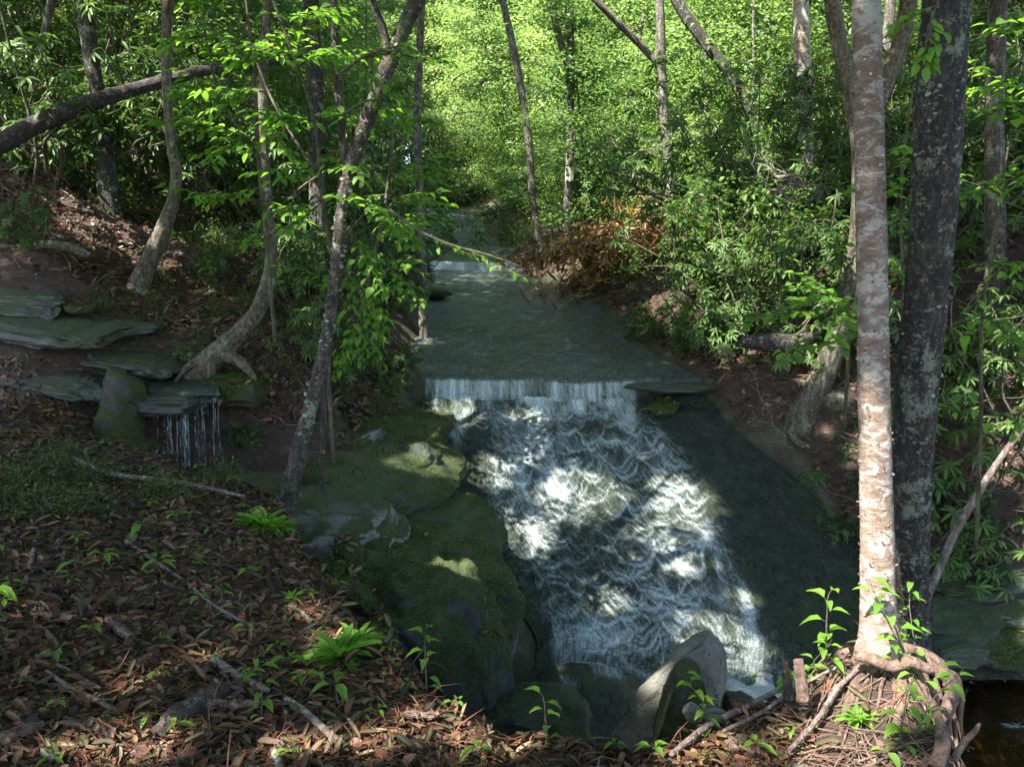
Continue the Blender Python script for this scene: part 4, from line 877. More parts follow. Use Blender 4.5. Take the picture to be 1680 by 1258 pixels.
tree('slanting_tree', 'dark trunk slanting up to the left behind the laurel thicket', 'tree',
    [(1215, 150, 22, 15), (1160, 75, 22, 20), (1130, 35, 22, 20), (1095, -30, 22, 19)], 'dark_bark', 111, 12, None, k=10, step=.12)
tree('pale_background_tree', 'pale trunk dappled with light behind the tall rhododendrons left of the birch', 'tree',
    [(1322, 330, 17, 26), (1320, 220, 17, 27), (1316, 100, 17, 28), (1310, -30, 17, 28)], 'birch', 112, 12, None, k=12, step=.12)
tree('shaded_tree', 'grey trunk half hidden by leaves at the top right border', 'tree',
    [(1632, 420, 12, 34), (1630, 220, 12, 30), (1632, 100, 12, 29), (1640, -30, 12, 29)], 'lean_bark', 113, 11, dict(CR, n=5000, rad=3.0), k=12, step=.1)
tree('thin_sapling_tree', 'thin sapling trunk rising left of the leaning tree, pale at the top of the picture', 'tree',
    [(528, 800, 7.1, 9), (533, 640, 7.0, 9), (538, 520, 6.9, 9), (546, 440, 6.8, 10), (556, 350, 6.8, 12), (563, 260, 6.8, 13), (558, 180, 6.8, 14), (551, 100, 6.8, 13), (545, -30, 6.8, 13)], 'lean_bark', 114, 8.5, None, k=10, step=.06)
tree('grey_background_tree', 'grey trunk seen through the leaves right of the leaning tree', 'tree',
    [(690, 330, 16, 14), (685, 200, 16, 13), (688, 100, 16, 13), (694, -30, 16, 12)], 'far_bark', 115, 11, None, k=10, step=.12)
tree('stout_background_tree', 'stout dark trunk behind bright leaves left of the leaning tree', 'tree',
    [(520, 260, 15, 28), (518, 130, 15, 27), (512, 40, 15, 27), (510, -30, 15, 27)], 'dark_bark', 116, 12, dict(CR, n=6000, rad=4), k=12, step=.12)
tree('slim_background_tree', 'slim leaning stem at the upper left corner behind the rhododendrons', 'tree',
    [(60, 120, 15, 14), (78, 40, 15, 13), (90, -30, 15, 13)], 'far_bark', 117, 9, None, k=8, step=.12)
tree('leaning_dead_stem', 'grey dead stem leaning against the right bank beside the border', 'dead stem',
    [(1568, 868, 6.6, 14), (1600, 815, 6.6, 13), (1640, 752, 6.6, 11), (1695, 680, 6.6, 9)], 'twig', 118, None, None, k=8, step=.05)
def flakes(name, parent, L, n, mat, seed, smin, smax, out=.6, thin=1.0):
    r = np.random.default_rng(seed); P, R = trunk_pts(L); R = R * thin; P, R = resample(P, R, .02); i = r.integers(0, len(P) - 1, n); a = r.uniform(0, 6.3, n)
    o = np.stack([np.cos(a), np.sin(a), np.zeros(n)], 1); t = np.stack([-np.sin(a), np.cos(a), np.zeros(n)], 1) * r.choice([-1, 1], (n, 1))
    B = Bld(); leaves(B, P_BIT, P[i] + o * (R[i] * .99)[:, None] + [0, 0, .001] - np.array(parent.location), t + o * r.uniform(.0, out, (n, 1)) + r.normal(0, .25, (n, 3)), o + r.normal(0, .2, (n, 3)), r.uniform(smin, smax, n), r.uniform(.4, .9, n), r.random(n))
    tag(link(name, B.mesh(name, mat, False), parent), kind='stuff')
def flake_mat(name, cols):
    t = NT(name); return t.done(t.prin(color=t.ramp(t.attr('tint'), [(i / (len(cols) - 1), c) for i, c in enumerate(cols)]), rough=.8))
flakes('bark_flakes', birch, [(1442, 1035, 3.40, 64), (1438, 870, 3.43, 54), (1434, 700, 3.46, 52), (1431, 500, 3.5, 50), (1427, 300, 3.55, 49), (1423, 100, 3.6, 47), (1420, -40, 3.62, 46)], 900, flake_mat('bark_flake', [(.07, .04, .03), (.20, .135, .095), (.40, .33, .27)]), 7, .006, .019, .55)
flakes('lichen', dark_tree, [(1497, 1040, 3.85, 56), (1495, 900, 3.78, 58), (1499, 700, 3.68, 70), (1522, 450, 3.55, 76), (1538, 220, 3.4, 80), (1552, 0, 3.3, 80), (1556, -60, 3.25, 79)], 1700, flake_mat('lichen_scale', [(.02, .017, .013), (.05, .04, .03), (.10, .09, .07), (.19, .21, .17)]), 8, .008, .026, .25, .95)
flakes('lichen', leaning, [(470, 830, 6.45, 45), (502, 700, 6.5, 36), (540, 530, 6.5, 27), (553, 430, 6.5, 27), (562, 340, 6.5, 28), (578, 270, 6.5, 31), (600, 205, 6.45, 34), (622, 145, 6.4, 36), (642, 95, 6.4, 36), (690, -10, 6.3, 40)], 700, flake_mat('pale_lichen_scale', [(.03, .024, .018), (.07, .055, .04), (.12, .11, .085), (.21, .23, .19)]), 9, .015, .045, .15, .72)
# fallen log crossing the upper left
def log_(name, label, L, mat, seed, cat='log', k=16, bump=.16):
    P, R = trunk_pts(L); R = R * .74; B = Bld(); tube(B, P - P[0], R, k, .05, bump, True, seed)
    return tag(link(name, B.mesh(name, M[mat]), None, P[0]), label, cat)
log_('fallen_log', 'long dark fallen log with bark gone in places crossing the upper left slope', [(-70, 285, 10.2, 50), (0, 238, 10.5, 44), (90, 192, 11.0, 40), (170, 163, 11.4, 34), (265, 135, 12.0, 28), (345, 116, 12.4, 22), (400, 108, 12.7, 18), (470, 98, 13.2, 19), (530, 84, 13.6, 12)], 'log', 120)
log_('branch_stub', 'broken mossy branch lying above the grey slabs on the left', [(60, 400, 11.2, 16), (110, 405, 11.1, 22), (150, 420, 11.0, 14)], 'mossy_bark', 121)
log_('log', 'rotten brown log end in the dark hollow of the right bank', [(1215, 560, 12.3, 26), (1260, 562, 12.2, 44), (1310, 560, 12.2, 40), (1345, 540, 12.2, 30)], 'log', 122)
# unseen neighbours on the left that shade the place
for i, (x, y) in enumerate([(-5.5, 1.5), (-7.5, 5.5), (-9.5, 9.5), (-3.5, -2.0), (-10.5, 1.0), (-1.0, -2.5), (2.5, 8.5), (-2.6, .6), (-4.9, 4.0), (-6.6, 3.2)]):
    r = np.random.default_rng(130 + i)
    if i == 6: continue
    z = hz(x, y); P = np.array([[x, y, z - .3], [x + .1, y, z + 3], [x + .15, y + .1, z + 6], [x + .1, y, z + 9.5]]); R = np.array([.17, .14, .11, .05])
    e = thing('shade_tree', 'tall forest tree left of the viewpoint shading the near bank', 'tree', P[0], group='trees outside the left of the view')
    B = Bld(); tube(B, P - P[0], R, 12, .3, .1, True, i); link('trunk', B.mesh('trunk', M['lean_bark']), e)
    BB, BL = crown(P[0], resample(P, R, .3), r, zr=(6.8 + z, 10.5 + z), rad=4.4, n=19000, leaf=.15); link('limbs', BB.mesh('limbs', M['lean_bark']), e); link('crown', BL.mesh('crown', M['canopy'], False), e)
# ------------------------------------------------------------------ shrubs and background wood, copied from a few of each kind
RH = [make_rhodo(200 + i, h=[2.2, 2.6, 1.6, 3.6][i], rad=[1.5, 1.7, 1.2, 1.9][i], nst=[9, 10, 8, 10][i], nwh=[130, 170, 100, 230][i], leaf=.15) for i in range(4)]
BU = [make_bush(210 + i, h=[1.8, 2.6, 3.2][i], rad=[1.2, 1.5, 1.7][i], n=[2400, 3600, 4600][i], leaf=.075) for i in range(3)]
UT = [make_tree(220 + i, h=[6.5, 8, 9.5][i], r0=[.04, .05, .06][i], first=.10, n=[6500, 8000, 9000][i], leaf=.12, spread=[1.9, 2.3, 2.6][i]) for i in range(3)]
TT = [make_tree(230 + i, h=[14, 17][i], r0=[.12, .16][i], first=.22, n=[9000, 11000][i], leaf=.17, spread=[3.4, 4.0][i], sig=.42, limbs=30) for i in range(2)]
LOWP = [make_bush(240 + i, h=.5, rad=.5, n=700, leaf=.05, mat='moss_leaf') for i in range(2)]
r = np.random.default_rng(77); FERN = gpix(1050, 425)
def field(n, fx, fy, ok, dmin, tries=6000):
    out = []
    for _ in range(tries):
        if len(out) >= n: break
        y = r.uniform(*fy); x = r.uniform(*fx)
        if not ok(x, y): continue
        if all((x - a) ** 2 + (y - b) ** 2 > dmin ** 2 for a, b in out): out.append((x, y))
    return out
inview = lambda x, y, m=1.0: abs(x) < .62 * y + m
# right bank, from the withered ferns to the border
for x, y in field(70, (1, 16), (7.8, 23), lambda x, y: inview(x, y, 1.5) and x > XR(y) + (1.4 if y < 10.6 else .9 if y < 16.5 else 1.7) and not (x < 4.2 and y < 9.8) and not (y < 9.6 and x < 6.5) and not (.29 < x / (y * .985) < .43 and y < DEPTH(YPALE) + .5) and math.hypot(x - FERN[0], y - FERN[1]) > 1.5 and not (abs(x - FERN[0] * y / FERN[1]) < .9 and 13 < y < FERN[1]), .95):
    k = r.integers(0, 4); s = r.uniform(.8, 1.15)
    if k in (1, 3) and x - XR(y) < 1.9: k = 2
    put(RH[k], 'rhododendron', 'dark green rhododendron among others in the thicket on the right bank', 'shrub', (x, y, hz(x, y)), r.uniform(0, 6.3), s, 'rhododendrons of the right bank thicket')
for x, y in field(22, (1.2, 13), (16.5, 27), lambda x, y: inview(x, y, 0) and x > XR(y) + 1.7 and math.hypot(x - FERN[0], y - FERN[1]) > 1.6, 1.4):
    put(BU[r.integers(0, 3)], 'laurel_bush', 'sunny small leaved laurel in the thicket beyond the withered ferns', 'shrub', (x, y, hz(x, y)), r.uniform(0, 6.3), r.uniform(.9, 1.5), 'laurels beyond the ferns')
# left hill
for x, y in field(64, (-15, -2.2), (11, 23), lambda x, y: inview(x, y, 1.5) and XL(y) - x > 1.1 and not (x < -3.0 and y < 12.7), 1.0):
    k = r.integers(0, 4); put(RH[k], 'rhododendron', 'dark green rhododendron among others in the thicket on the left hill', 'shrub', (x, y, hz(x, y)), r.uniform(0, 6.3), r.uniform(.8, 1.15), 'rhododendrons of the left hill thicket')
# walls of shrubs where the stream bends out of sight
for x, y in field(26, (-14, 8), (31, 47), lambda x, y: (x > XR(y) + .8 or x < XL(y) - .8), 1.8):
    put(RH[r.integers(0, 4)], 'rhododendron', 'distant rhododendron where the stream bends out of sight', 'shrub', (x, y, hz(x, y)), r.uniform(0, 6.3), r.uniform(1.1, 1.6), 'rhododendrons around the stream bend')
for x, y in field(30, (-8, 4), (22, 35), lambda x, y: (x > XR(y) + 1.1 or x < XL(y) - .8), 1.4):
    put(BU[r.integers(0, 3)], 'laurel_bush', 'laurel bush overhanging the far upper stream', 'shrub', (x, y, hz(x, y)), r.uniform(0, 6.3), r.uniform(.8, 1.2), 'laurels along the far stream')
for px, py, Y, s_, k in [(850, 345, 38, 1.2, 0), (880, 330, 34, 1.1, 1), (905, 350, 31, 1.0, 1), (865, 360, 36, .7, 0), (800, 318, 45, 1.2, 2), (730, 322, 46, 1.2, 2), (690, 330, 44, 1.1, 1), (765, 315, 49, 1.4, 2), (840, 320, 41, 1.2, 2), (900, 300, 38, 1.2, 2), (670, 340, 38, 1.0, 1), (950, 340, 30, .9, 0), (640, 360, 30, 1.0, 1), (815, 330, 46, 1.0, 1)]:
    p = pix(px, py, Y); put(BU[k], 'laurel_bush', 'laurel bush overhanging the far upper stream', 'shrub', (p[0], p[1], hz(p[0], p[1])), px % 6.28, s_ * 1.15, 'laurels along the far stream')
# understory trees and tall trees closing the view
for x, y in field(70, (-20, 22), (17.5, 36), lambda x, y: inview(x, y, 2) and (x > XR(y) + 1.3 or x < XL(y) - 1.3), 1.7):
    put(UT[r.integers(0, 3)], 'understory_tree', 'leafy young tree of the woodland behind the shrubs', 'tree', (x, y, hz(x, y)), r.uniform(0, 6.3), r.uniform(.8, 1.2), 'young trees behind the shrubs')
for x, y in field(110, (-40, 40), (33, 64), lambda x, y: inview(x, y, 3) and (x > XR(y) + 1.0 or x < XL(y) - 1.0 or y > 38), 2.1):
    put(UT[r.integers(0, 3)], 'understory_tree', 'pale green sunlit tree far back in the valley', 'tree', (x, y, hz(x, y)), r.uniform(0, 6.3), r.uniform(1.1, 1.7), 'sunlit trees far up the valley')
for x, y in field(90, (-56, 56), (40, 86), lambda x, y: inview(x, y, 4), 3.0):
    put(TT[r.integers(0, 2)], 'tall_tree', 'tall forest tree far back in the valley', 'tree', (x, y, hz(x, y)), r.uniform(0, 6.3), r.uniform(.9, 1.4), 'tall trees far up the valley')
for x, y in field(12, (-14, 15), (14.5, 27), lambda x, y: inview(x, y, 1) and (x > XR(y) + 4 or x < XL(y) - 4), 3.5):
    put(TT[r.integers(0, 2)], 'tall_tree', 'tall forest tree rising out of the shrubs', 'tree', (x, y, hz(x, y)), r.uniform(0, 6.3), r.uniform(.75, 1.0), 'tall trees rising out of the shrubs')
for px, py, Y, k, s_ in [(745, 215, 44, 1, 1.0), (725, 190, 52, 2, 1.2), (765, 200, 58, 2, 1.3), (700, 180, 48, 2, 1.1), (790, 170, 66, 2, 1.5)]:
    p = pix(px, py, Y); put(UT[k], 'understory_tree', 'pale green sunlit tree far back in the valley', 'tree', (p[0], p[1], hz(p[0], p[1])), px % 6.28, s_, 'sunlit trees far up the valley')
# ------------------------------------------------------------------ leafy saplings near the viewer, spray by spray
def sapling(name, label, stems, sprays, seed, leaf=.105, mat='beech', proto=P_OVAL, cat='sapling', barkm='stem', wr=.55, gap=.06, L2=1.0):
    r = np.random.default_rng(seed); BL, BS = Bld(), Bld(); base = None
    for L in stems:
        P, R = trunk_pts(L)
        if base is None: base = P[0].copy()
        tube(BS, P - base, R, 8, .06, .1, True, seed)
    for s in sprays:
        a = pix(*s[0]); b = pix(*s[1]); n = s[2] if len(s) > 2 else 1
        for q in range(n):
            d = b - a + (r.normal(0, .18, 3) * np.linalg.norm(b - a) if q else 0)
            spray(BL, BS, a - base, d, np.linalg.norm(d) * L2 * r.uniform(.9, 1.1), r, leaf * .86 * r.uniform(.85, 1.1), proto, wr, gap * .88, True, -.035, .15, 1.0, .006)
    e = thing(name, label, cat, base); link('stem', BS.mesh('stem', M[barkm]), e); link('leaves', BL.mesh('leaves', M[mat]), e); return e
sapling('sapling', 'bright green broad leaved sapling in front of the leaning tree, stems pale and thin',
    [[(548, 760, 7.3, 7), (540, 600, 7.2, 7), (548, 450, 7.0, 7), (530, 330, 6.9, 7), (512, 180, 6.9, 6), (470, 60, 6.8, 5), (440, -20, 6.8, 4)], [(548, 450, 7.0, 6), (575, 380, 6.8, 5), (620, 330, 6.6, 4)], [(528, 300, 6.9, 5), (440, 150, 7.2, 4), (400, 40, 7.4, 4)]],
    [((530, 330, 6.9), (430, 350, 6.6), 2), ((530, 320, 6.9), (650, 300, 6.3), 2), ((515, 190, 6.9), (620, 180, 6.3), 2), ((515, 200, 6.9), (400, 200, 6.5), 3), ((490, 110, 6.8), (580, 60, 6.2), 3), ((480, 90, 6.8), (370, 90, 6.4), 3),
     ((440, 150, 7.2), (330, 150, 6.9), 2), ((620, 330, 6.6), (720, 300, 6.4), 2), ((600, 350, 6.7), (700, 390, 6.6), 2), ((575, 380, 6.8), (640, 470, 6.6), 2), ((560, 430, 6.9), (610, 540, 6.7), 2), ((548, 460, 7.0), (470, 440, 6.6), 1), ((450, 30, 6.8), (530, 20, 6.3), 2), ((530, 260, 6.9), (610, 260, 6.4), 2), ((526, 280, 6.9), (440, 270, 6.5), 2)], 301)
sapling('sapling', 'bright leafed sapling at upper left whose lowest spray reaches out level before the crooked trunk',
    [[(452, 560, 8.9, 7), (440, 420, 8.9, 7), (425, 260, 8.8, 7), (415, 100, 8.7, 6), (400, -30, 8.6, 5)], [(425, 260, 8.8, 5), (360, 150, 8.7, 4), (330, 20, 8.6, 4)]],
    [((434, 330, 8.8), (275, 297, 8.3), 1), ((430, 310, 8.8), (330, 320, 8.4), 1), ((425, 240, 8.8), (300, 190, 8.2), 3), ((420, 180, 8.8), (310, 120, 8.2), 3), ((415, 120, 8.7), (310, 40, 8.2), 3), ((410, 80, 8.7), (500, 40, 8.1), 3), ((420, 200, 8.8), (500, 200, 8.1), 3), ((400, 0, 8.6), (300, -10, 8.2), 3), ((436, 380, 8.9), (400, 400, 8.5), 1), ((432, 330, 8.8), (500, 350, 8.3), 1), ((360, 150, 8.7), (270, 150, 8.3), 2), ((335, 40, 8.6), (250, 60, 8.3), 2)], 302, leaf=.12)
sapling('sapling', 'sapling rooted on the left bank with leafy twigs drooping beside the stream edge',
    [[(585, 560, 10.5, 8), (600, 470, 10.4, 8), (625, 380, 10.2, 7), (640, 280, 10.0, 6), (650, 180, 10, 5)], [(600, 470, 10.4, 6), (640, 440, 10.2, 5), (680, 420, 10, 4)]],
    [((610, 430, 10.3), (690, 400, 9.6), 2), ((620, 400, 10.2), (700, 330, 9.6), 3), ((605, 460, 10.3), (630, 540, 9.9), 2), ((640, 440, 10.2), (690, 500, 9.8), 2), ((635, 320, 10.1), (560, 330, 9.6), 2), ((640, 280, 10), (710, 270, 9.5), 3), ((645, 220, 10), (590, 220, 9.5), 2), ((648, 200, 10), (720, 190, 9.5), 2), ((590, 520, 10.4), (560, 600, 10), 2), ((595, 500, 10.4), (640, 590, 10), 2), ((600, 470, 10.3), (530, 460, 9.8), 2)], 303, leaf=.12)
sapling('hanging_branch', 'thin hanging branch with bright yellow green leaves reaching over the upper stream',
    [[(640, 345, 6.3, 6), (690, 380, 6.1, 5), (740, 402, 6.0, 4), (800, 418, 5.9, 3), (856, 438, 5.9, 2)]],
    [((690, 380, 6.1), (780, 412, 6.0), 1), ((750, 404, 6.0), (866, 440, 5.9), 1)], 304, leaf=.075, cat='branch', wr=.5)
sapling('hanging_branch', 'branch of bright leaves hanging across the upper part of the leaning tree',
    [[(560, 120, 6.1, 6), (620, 85, 5.9, 5), (680, 95, 5.8, 4), (735, 105, 5.8, 3)]],
    [((600, 95, 6.0), (700, 80, 5.8), 2), ((660, 92, 5.8), (745, 102, 5.7), 1), ((580, 105, 6.0), (640, 150, 5.8), 1), ((610, 90, 6.0), (600, 170, 5.8), 1)], 305, leaf=.085, cat='branch')
sapling('hanging_branch', 'sparse pale yellow leaves crossing the lit bend of the leaning tree',
    [[(560, 190, 6.2, 5), (610, 165, 6.0, 4), (690, 178, 5.9, 2)]], [((600, 165, 6.0), (690, 178, 5.9), 1), ((640, 170, 6.0), (670, 200, 5.9), 1)], 306, leaf=.085, cat='branch', wr=.4)
sapling('sapling', 'low maple leafed sapling spreading flat in the light left of the birch',
    [[(1385, 700, 5.6, 6), (1390, 600, 5.4, 6), (1395, 520, 5.3, 5), (1400, 470, 5.2, 4)]],
    [((1395, 505, 5.3), (1235, 500, 5.0), 2), ((1395, 500, 5.3), (1290, 485, 4.9), 2), ((1397, 490, 5.3), (1340, 520, 4.8), 1), ((1398, 480, 5.3), (1440, 480, 5.0), 1)], 307, leaf=.085, wr=.85, gap=.055)
sapling('sapling', 'sapling with large soft leaves along the right border beyond the dark trunk',
    [[(1600, 900, 5.2, 7), (1608, 700, 5.0, 7), (1612, 500, 4.9, 6), (1635, 350, 4.8, 5), (1660, 200, 4.7, 5), (1690, 60, 4.6, 4)]],
    [((1612, 480, 4.9), (1560, 560, 4.6), 1), ((1610, 520, 4.9), (1680, 560, 4.5), 2), ((1620, 430, 4.8), (1690, 420, 4.4), 2), ((1640, 320, 4.8), (1570, 300, 4.4), 2), ((1650, 270, 4.8), (1700, 290, 4.4), 2), ((1660, 210, 4.7), (1600, 160, 4.3), 2), ((1670, 150, 4.7), (1610, 90, 4.3), 2), ((1680, 120, 4.6), (1720, 150, 4.3), 2), ((1605, 640, 5.0), (1545, 660, 4.7), 1), ((1605, 660, 5.0), (1670, 700, 4.6), 1), ((1690, 60, 4.6), (1640, 20, 4.3), 2)], 308, leaf=.095, gap=.075, wr=.58)
sapling('sapling', 'leafy twigs between the pale birch and the dark trunk',
    [[(1478, 640, 5.4, 6), (1480, 480, 5.3, 5), (1478, 300, 5.2, 5), (1500, 120, 5.0, 4), (1530, 40, 2.95, 3)]],
    [((1479, 470, 5.3), (1450, 400, 5.0), 2), ((1478, 400, 5.3), (1500, 330, 5.0), 1), ((1478, 330, 5.2), (1455, 290, 4.9), 2), ((1480, 250, 5.2), (1450, 230, 4.9), 1)], 309, leaf=.09)
sapling('hanging_branch', 'leafy twig hanging in front of the upper dark trunk',
    [[(1560, -40, 2.75, 5), (1530, 20, 2.75, 3), (1515, 80, 2.75, 2)]], [((1530, 20, 2.75), (1500, 110, 2.75), 1), ((1540, 10, 2.75), (1460, 20, 2.8), 1), ((1520, 60, 2.75), (1530, 110, 2.75), 1)], 310, leaf=.05, cat='branch', gap=.05)
# dead bare twigs, right middle distance
def bare(name, label, px, py, Y, n, L, seed, mat='twig'):
    r = np.random.default_rng(seed); B = Bld(); c = pix(px, py, Y)
    for i in range(n):
        a = wander((0, 0, 0) if i == 0 else last[r.integers(1, 8)], (r.normal(0, 1), r.normal(0, .5), r.normal(.05, .35)), L * r.uniform(.5, 1), 8, r, .3); last = a
        tube(B, a, np.linspace(.008, .002, len(a)), 4)
        for k in range(4):
            j = r.integers(2, 8); b = wander(a[j], unit(a[j] - a[j - 1]) + r.normal(0, .6, 3), L * .35, 5, r, .3); tube(B, b, np.linspace(.005, .0015, len(b)), 3)
    return tag(link(name, B.mesh(name, M[mat]), None, c), label, 'dead twigs')
bare('dead_twigs', 'tangle of bare pale twigs in front of the rhododendrons left of the birch', 1265, 320, 9.5, 9, .75, 320)
bare('dead_twigs', 'bare silvery twigs just left of the birch at mid height', 1320, 285, 9.0, 7, .5, 321)
bare('dead_twigs', 'bare pale twigs tangled in the sunny laurels', 985, 205, 19, 14, 1.3, 322)
bare('dead_twigs', 'thin bare branches over the far stream right of the leaning tree', 740, 140, 14, 10, 1.2, 323, 'far_bark')
bare('dead_twigs', 'dry fallen twigs on the brown leaves of the right bank', 1300, 735, 10.0, 6, .5, 324)
# more shrubs placed where the photograph shows them
for px, py, Y, k, s, lb in [(1640, 640, 11.0, 2, .9, 'shaded rhododendron low at the right border behind the dark trunk'), (1690, 520, 9.5, 0, .8, 'tall shaded rhododendron at the right border behind the soft leaved sapling'), (1600, 480, 9.2, 1, .9, 'rhododendron with drooping leaves directly right of the dark trunk'), 
      (1560, 620, 9.0, 2, .8, 'small rhododendron seen right beside the dark trunk at mid height'), (1210, 500, 13.6, 2, .8, 'rhododendron above the rotten log on the right bank'), (1150, 530, 14.2, 2, .75, 'low rhododendron leaning to the slab edge right of the upper sheet'), (1085, 510, 15.6, 2, .7, 'dense low rhododendron at the right edge of the upper slab'), 
      (1240, 430, 13.5, 0, .9, 'rhododendron with upright whorls behind the spreading maple leaves'), (1330, 400, 12.6, 2, .7, 'rhododendron with one bright whorl left of the birch'), (1160, 430, 16, 0, .9, 'rhododendron right of the withered ferns'), (1300, 380, 12.8, 0, 1.0, 'big rhododendron behind the bare silvery twigs'), (1395, 500, 9.9, 2, .3, 'small rhododendron whorls just left of the birch'),
      (655, 590, 12.6, 2, .42, 'small rhododendron leaning over the dark left edge of the slab'), (640, 640, 11.9, 2, .3, 'little rhododendron sprig above the mossy shelf'), (510, 490, 10.2, 2, .5, 'rhododendron seedling bush left of the leaning tree'), (560, 540, 11.2, 2, .6, 'rhododendron on the left bank right of the leaning tree'), (610, 460, 14, 0, .7, 'rhododendron overhanging the left bank of the upper slab'), (650, 400, 17, 0, .9, 'rhododendron crowding the left edge of the upper slab'), (665, 350, 21, 0, 1.0, 'rhododendron above the small upper step, left side'),
      (350, 410, 12.2, 2, .35, 'pale lit rhododendron sprig in litter right of the crooked trunk'), (470, 400, 12.5, 2, .7, 'rhododendron behind the curved sapling trunk'), (540, 420, 13.0, 0, .8, 'rhododendron behind the bend of the leaning tree'), (20, 320, 10.0, 2, .5, 'dark rhododendron at the left border under the fallen log'), (310, 560, 9.7, 2, .22, 'tiny rhododendron beside the mossy root mass'), (395, 560, 9.2, 2, .25, 'tiny rhododendron on the mossy root mass'),
      (60, 90, 13.0, 1, 1.1, 'tall rhododendron above the fallen log at the left border'), (230, 110, 14.5, 1, 1.1, 'tall rhododendron above the fallen log left of the crooked trunk'), (340, 170, 15, 0, 1.1, 'rhododendron behind the fallen log right of the crooked trunk'), (430, 240, 15.5, 0, 1.1, 'rhododendron behind the bright saplings'), (110, 170, 13.8, 0, 1.1, 'rhododendron right behind the fallen log at far left')]:
    p = pix(px, py, Y); z = hz(p[0], p[1]); s = s * float(DEPTH(Y)) / Y * 1.08; h = [2.2, 2.6, 1.6, 3.6][k] * s * .55
    put(RH[k], 'rhododendron', lb, 'shrub', (p[0], p[1], max(z, p[2] - h) if p[2] - h - z < .8 else z), px % 6.3, s)
for px, py, Y, k, s_, lb in [(1010, 320, 25, 0, 1.1, 'sunny laurel just behind the withered ferns'), (1100, 290, 25, 1, 1.1, 'sunny laurel right of the branching tree'), (1230, 260, 15, 1, 1.0, 'tall laurel with light on its top left of the pale background trunk'), (965, 320, 26, 0, 1.0, 'laurel pressed against the forked tree')]:
    p = pix(px, py, Y); put(BU[k], 'laurel_bush', lb, 'shrub', (p[0], p[1], hz(p[0], p[1])), px % 6.28, s_)
# low undergrowth
r = np.random.default_rng(88)
def low(n, fx, fy, ok, label, group, s=(.5, 1.1), protos=None, nm='undergrowth_plant', cat='low plant'):
    for x, y in field(n, fx, fy, ok, .3):
        put((protos or LOWP)[r.integers(0, 2)], nm, label, cat, (x, y, hz(x, y) + .02), r.uniform(0, 6.3), r.uniform(*s), group)
low(26, (-8, -3.2), (10.7, 14.3), lambda x, y: inview(x, y, 1), 'pale green low plant on the slope below the fallen log', 'low plants below the fallen log')
low(26, (-4.7, -1.3), (8.2, 11.6), lambda x, y: XL(y) - x > .6 and FGD(np.array([x]), np.array([y]))[0] < -.6, 'small leafy plant on the left slope near the curved sapling trunk', 'low plants near the curved trunk', (.25, .6))
low(34, (.5, 6), (8.2, 20.5), lambda x, y: .2 < x - XR(y) < 1.4, 'small leafy plant along the right bank', 'low plants along the right bank', (.35, .8))
low(18, (-5, -1.2), (11.4, 24.5), lambda x, y: .3 < XL(y) - x < 1.2, 'small leafy plant along the left bank of the upper slab', 'low plants along the upper left bank', (.5, .9))
low(9, (-3.4, -2.0), (5.0, 6.2), lambda x, y: True, 'wispy yellow green plant in litter at the bank edge near the dark gully', 'wispy plants at the bank edge', (.35, .6))
for px, py in [(800, 352), (826, 372), (845, 395), (872, 400), (812, 360), (900, 398), (836, 384)]:
    p = gpix(px, py); put(LOWP[px % 2], 'undergrowth_plant', 'small leafy plant along the right bank of the far stream', 'low plant', p, px % 6.28, 1.6, 'low plants by the far stream')
# withered ferns, right bank
B = Bld(); rr = np.random.default_rng(9); c = gpix(1050, 425); n = 2600
pos = rr.normal(0, 1, (n, 3)) * [1.05, .7, .30] + [0, 0, .45]
pos[:, 2] = np.maximum(pos[:, 2] * np.exp(-(pos[:, 0] / 1.7) ** 2), .05)
u = rr.normal(0, 1, (n, 3)); u[:, 2] = u[:, 2] * .6 - .5
for i in range(len(pos)): pos[i, 2] += hz(c[0] + pos[i, 0], c[1] + pos[i, 1]) - c[2] if i % 3 == 0 else 0
leaves(B, P_LONG2, pos, u, rr.normal(0, 1, (n, 3)), rr.uniform(.15, .42, n), .16, rr.random(n))
tag(link('withered_fern', B.mesh('withered_fern', M['fernbrown']), None, c), 'heap of withered orange brown fern fronds in sun on the right bank', 'dead ferns')
# ------------------------------------------------------------------ leaf litter, twigs, seedlings
def litter(name, n, gen, seed, smin=.05, smax=.13, lift=.03, tw=None, parts=1):
    r = np.random.default_rng(seed); B = Bld(); x, y = gen(r, n); z = height(x, y); N = normal_at(x, y); n = len(x)
    pos = np.stack([x, y, z + r.uniform(.002, lift, n)], 1)
    U = unit(N + r.normal(0, .26, (n, 3))); a = r.uniform(0, 6.3, n); D = np.stack([np.cos(a), np.sin(a), np.zeros(n)], 1); D = unit(D - U * (D * U).sum(1, keepdims=True) + U * r.normal(0, .12, (n, 1)))
    size = smin + (smax - smin) * r.random(n) ** 1.6; t = np.clip(r.beta(1.4, 2.7, n), 0, 1); t = np.where(r.random(n) < .05, r.uniform(.8, 1, n), t)
    if tw: leaves(B, P_QUAD, pos, D, U, size, tw, t * .7 + .3); return tag(link(name, B.mesh(name, M['dead'], False)), kind='stuff')
    g = r.integers(0, 12, n) - 2; size = np.where(g < 5, size * .6, size)
    for k, P in ((0, P_BIT), (5, P_CURL), (6, P_CURL2), (7, P_FLATD)):
        m = (g < 5) if k == 0 else ((g == k) if k < 7 else (g >= 7)); leaves(B, P, pos[m], D[m], U[m], size[m], r.uniform(.5, .9, m.sum()) if k == 0 else r.uniform(.2, .36, m.sum()), t[m])
    return tag(link(name, B.mesh(name, M['dead'])), kind='stuff')
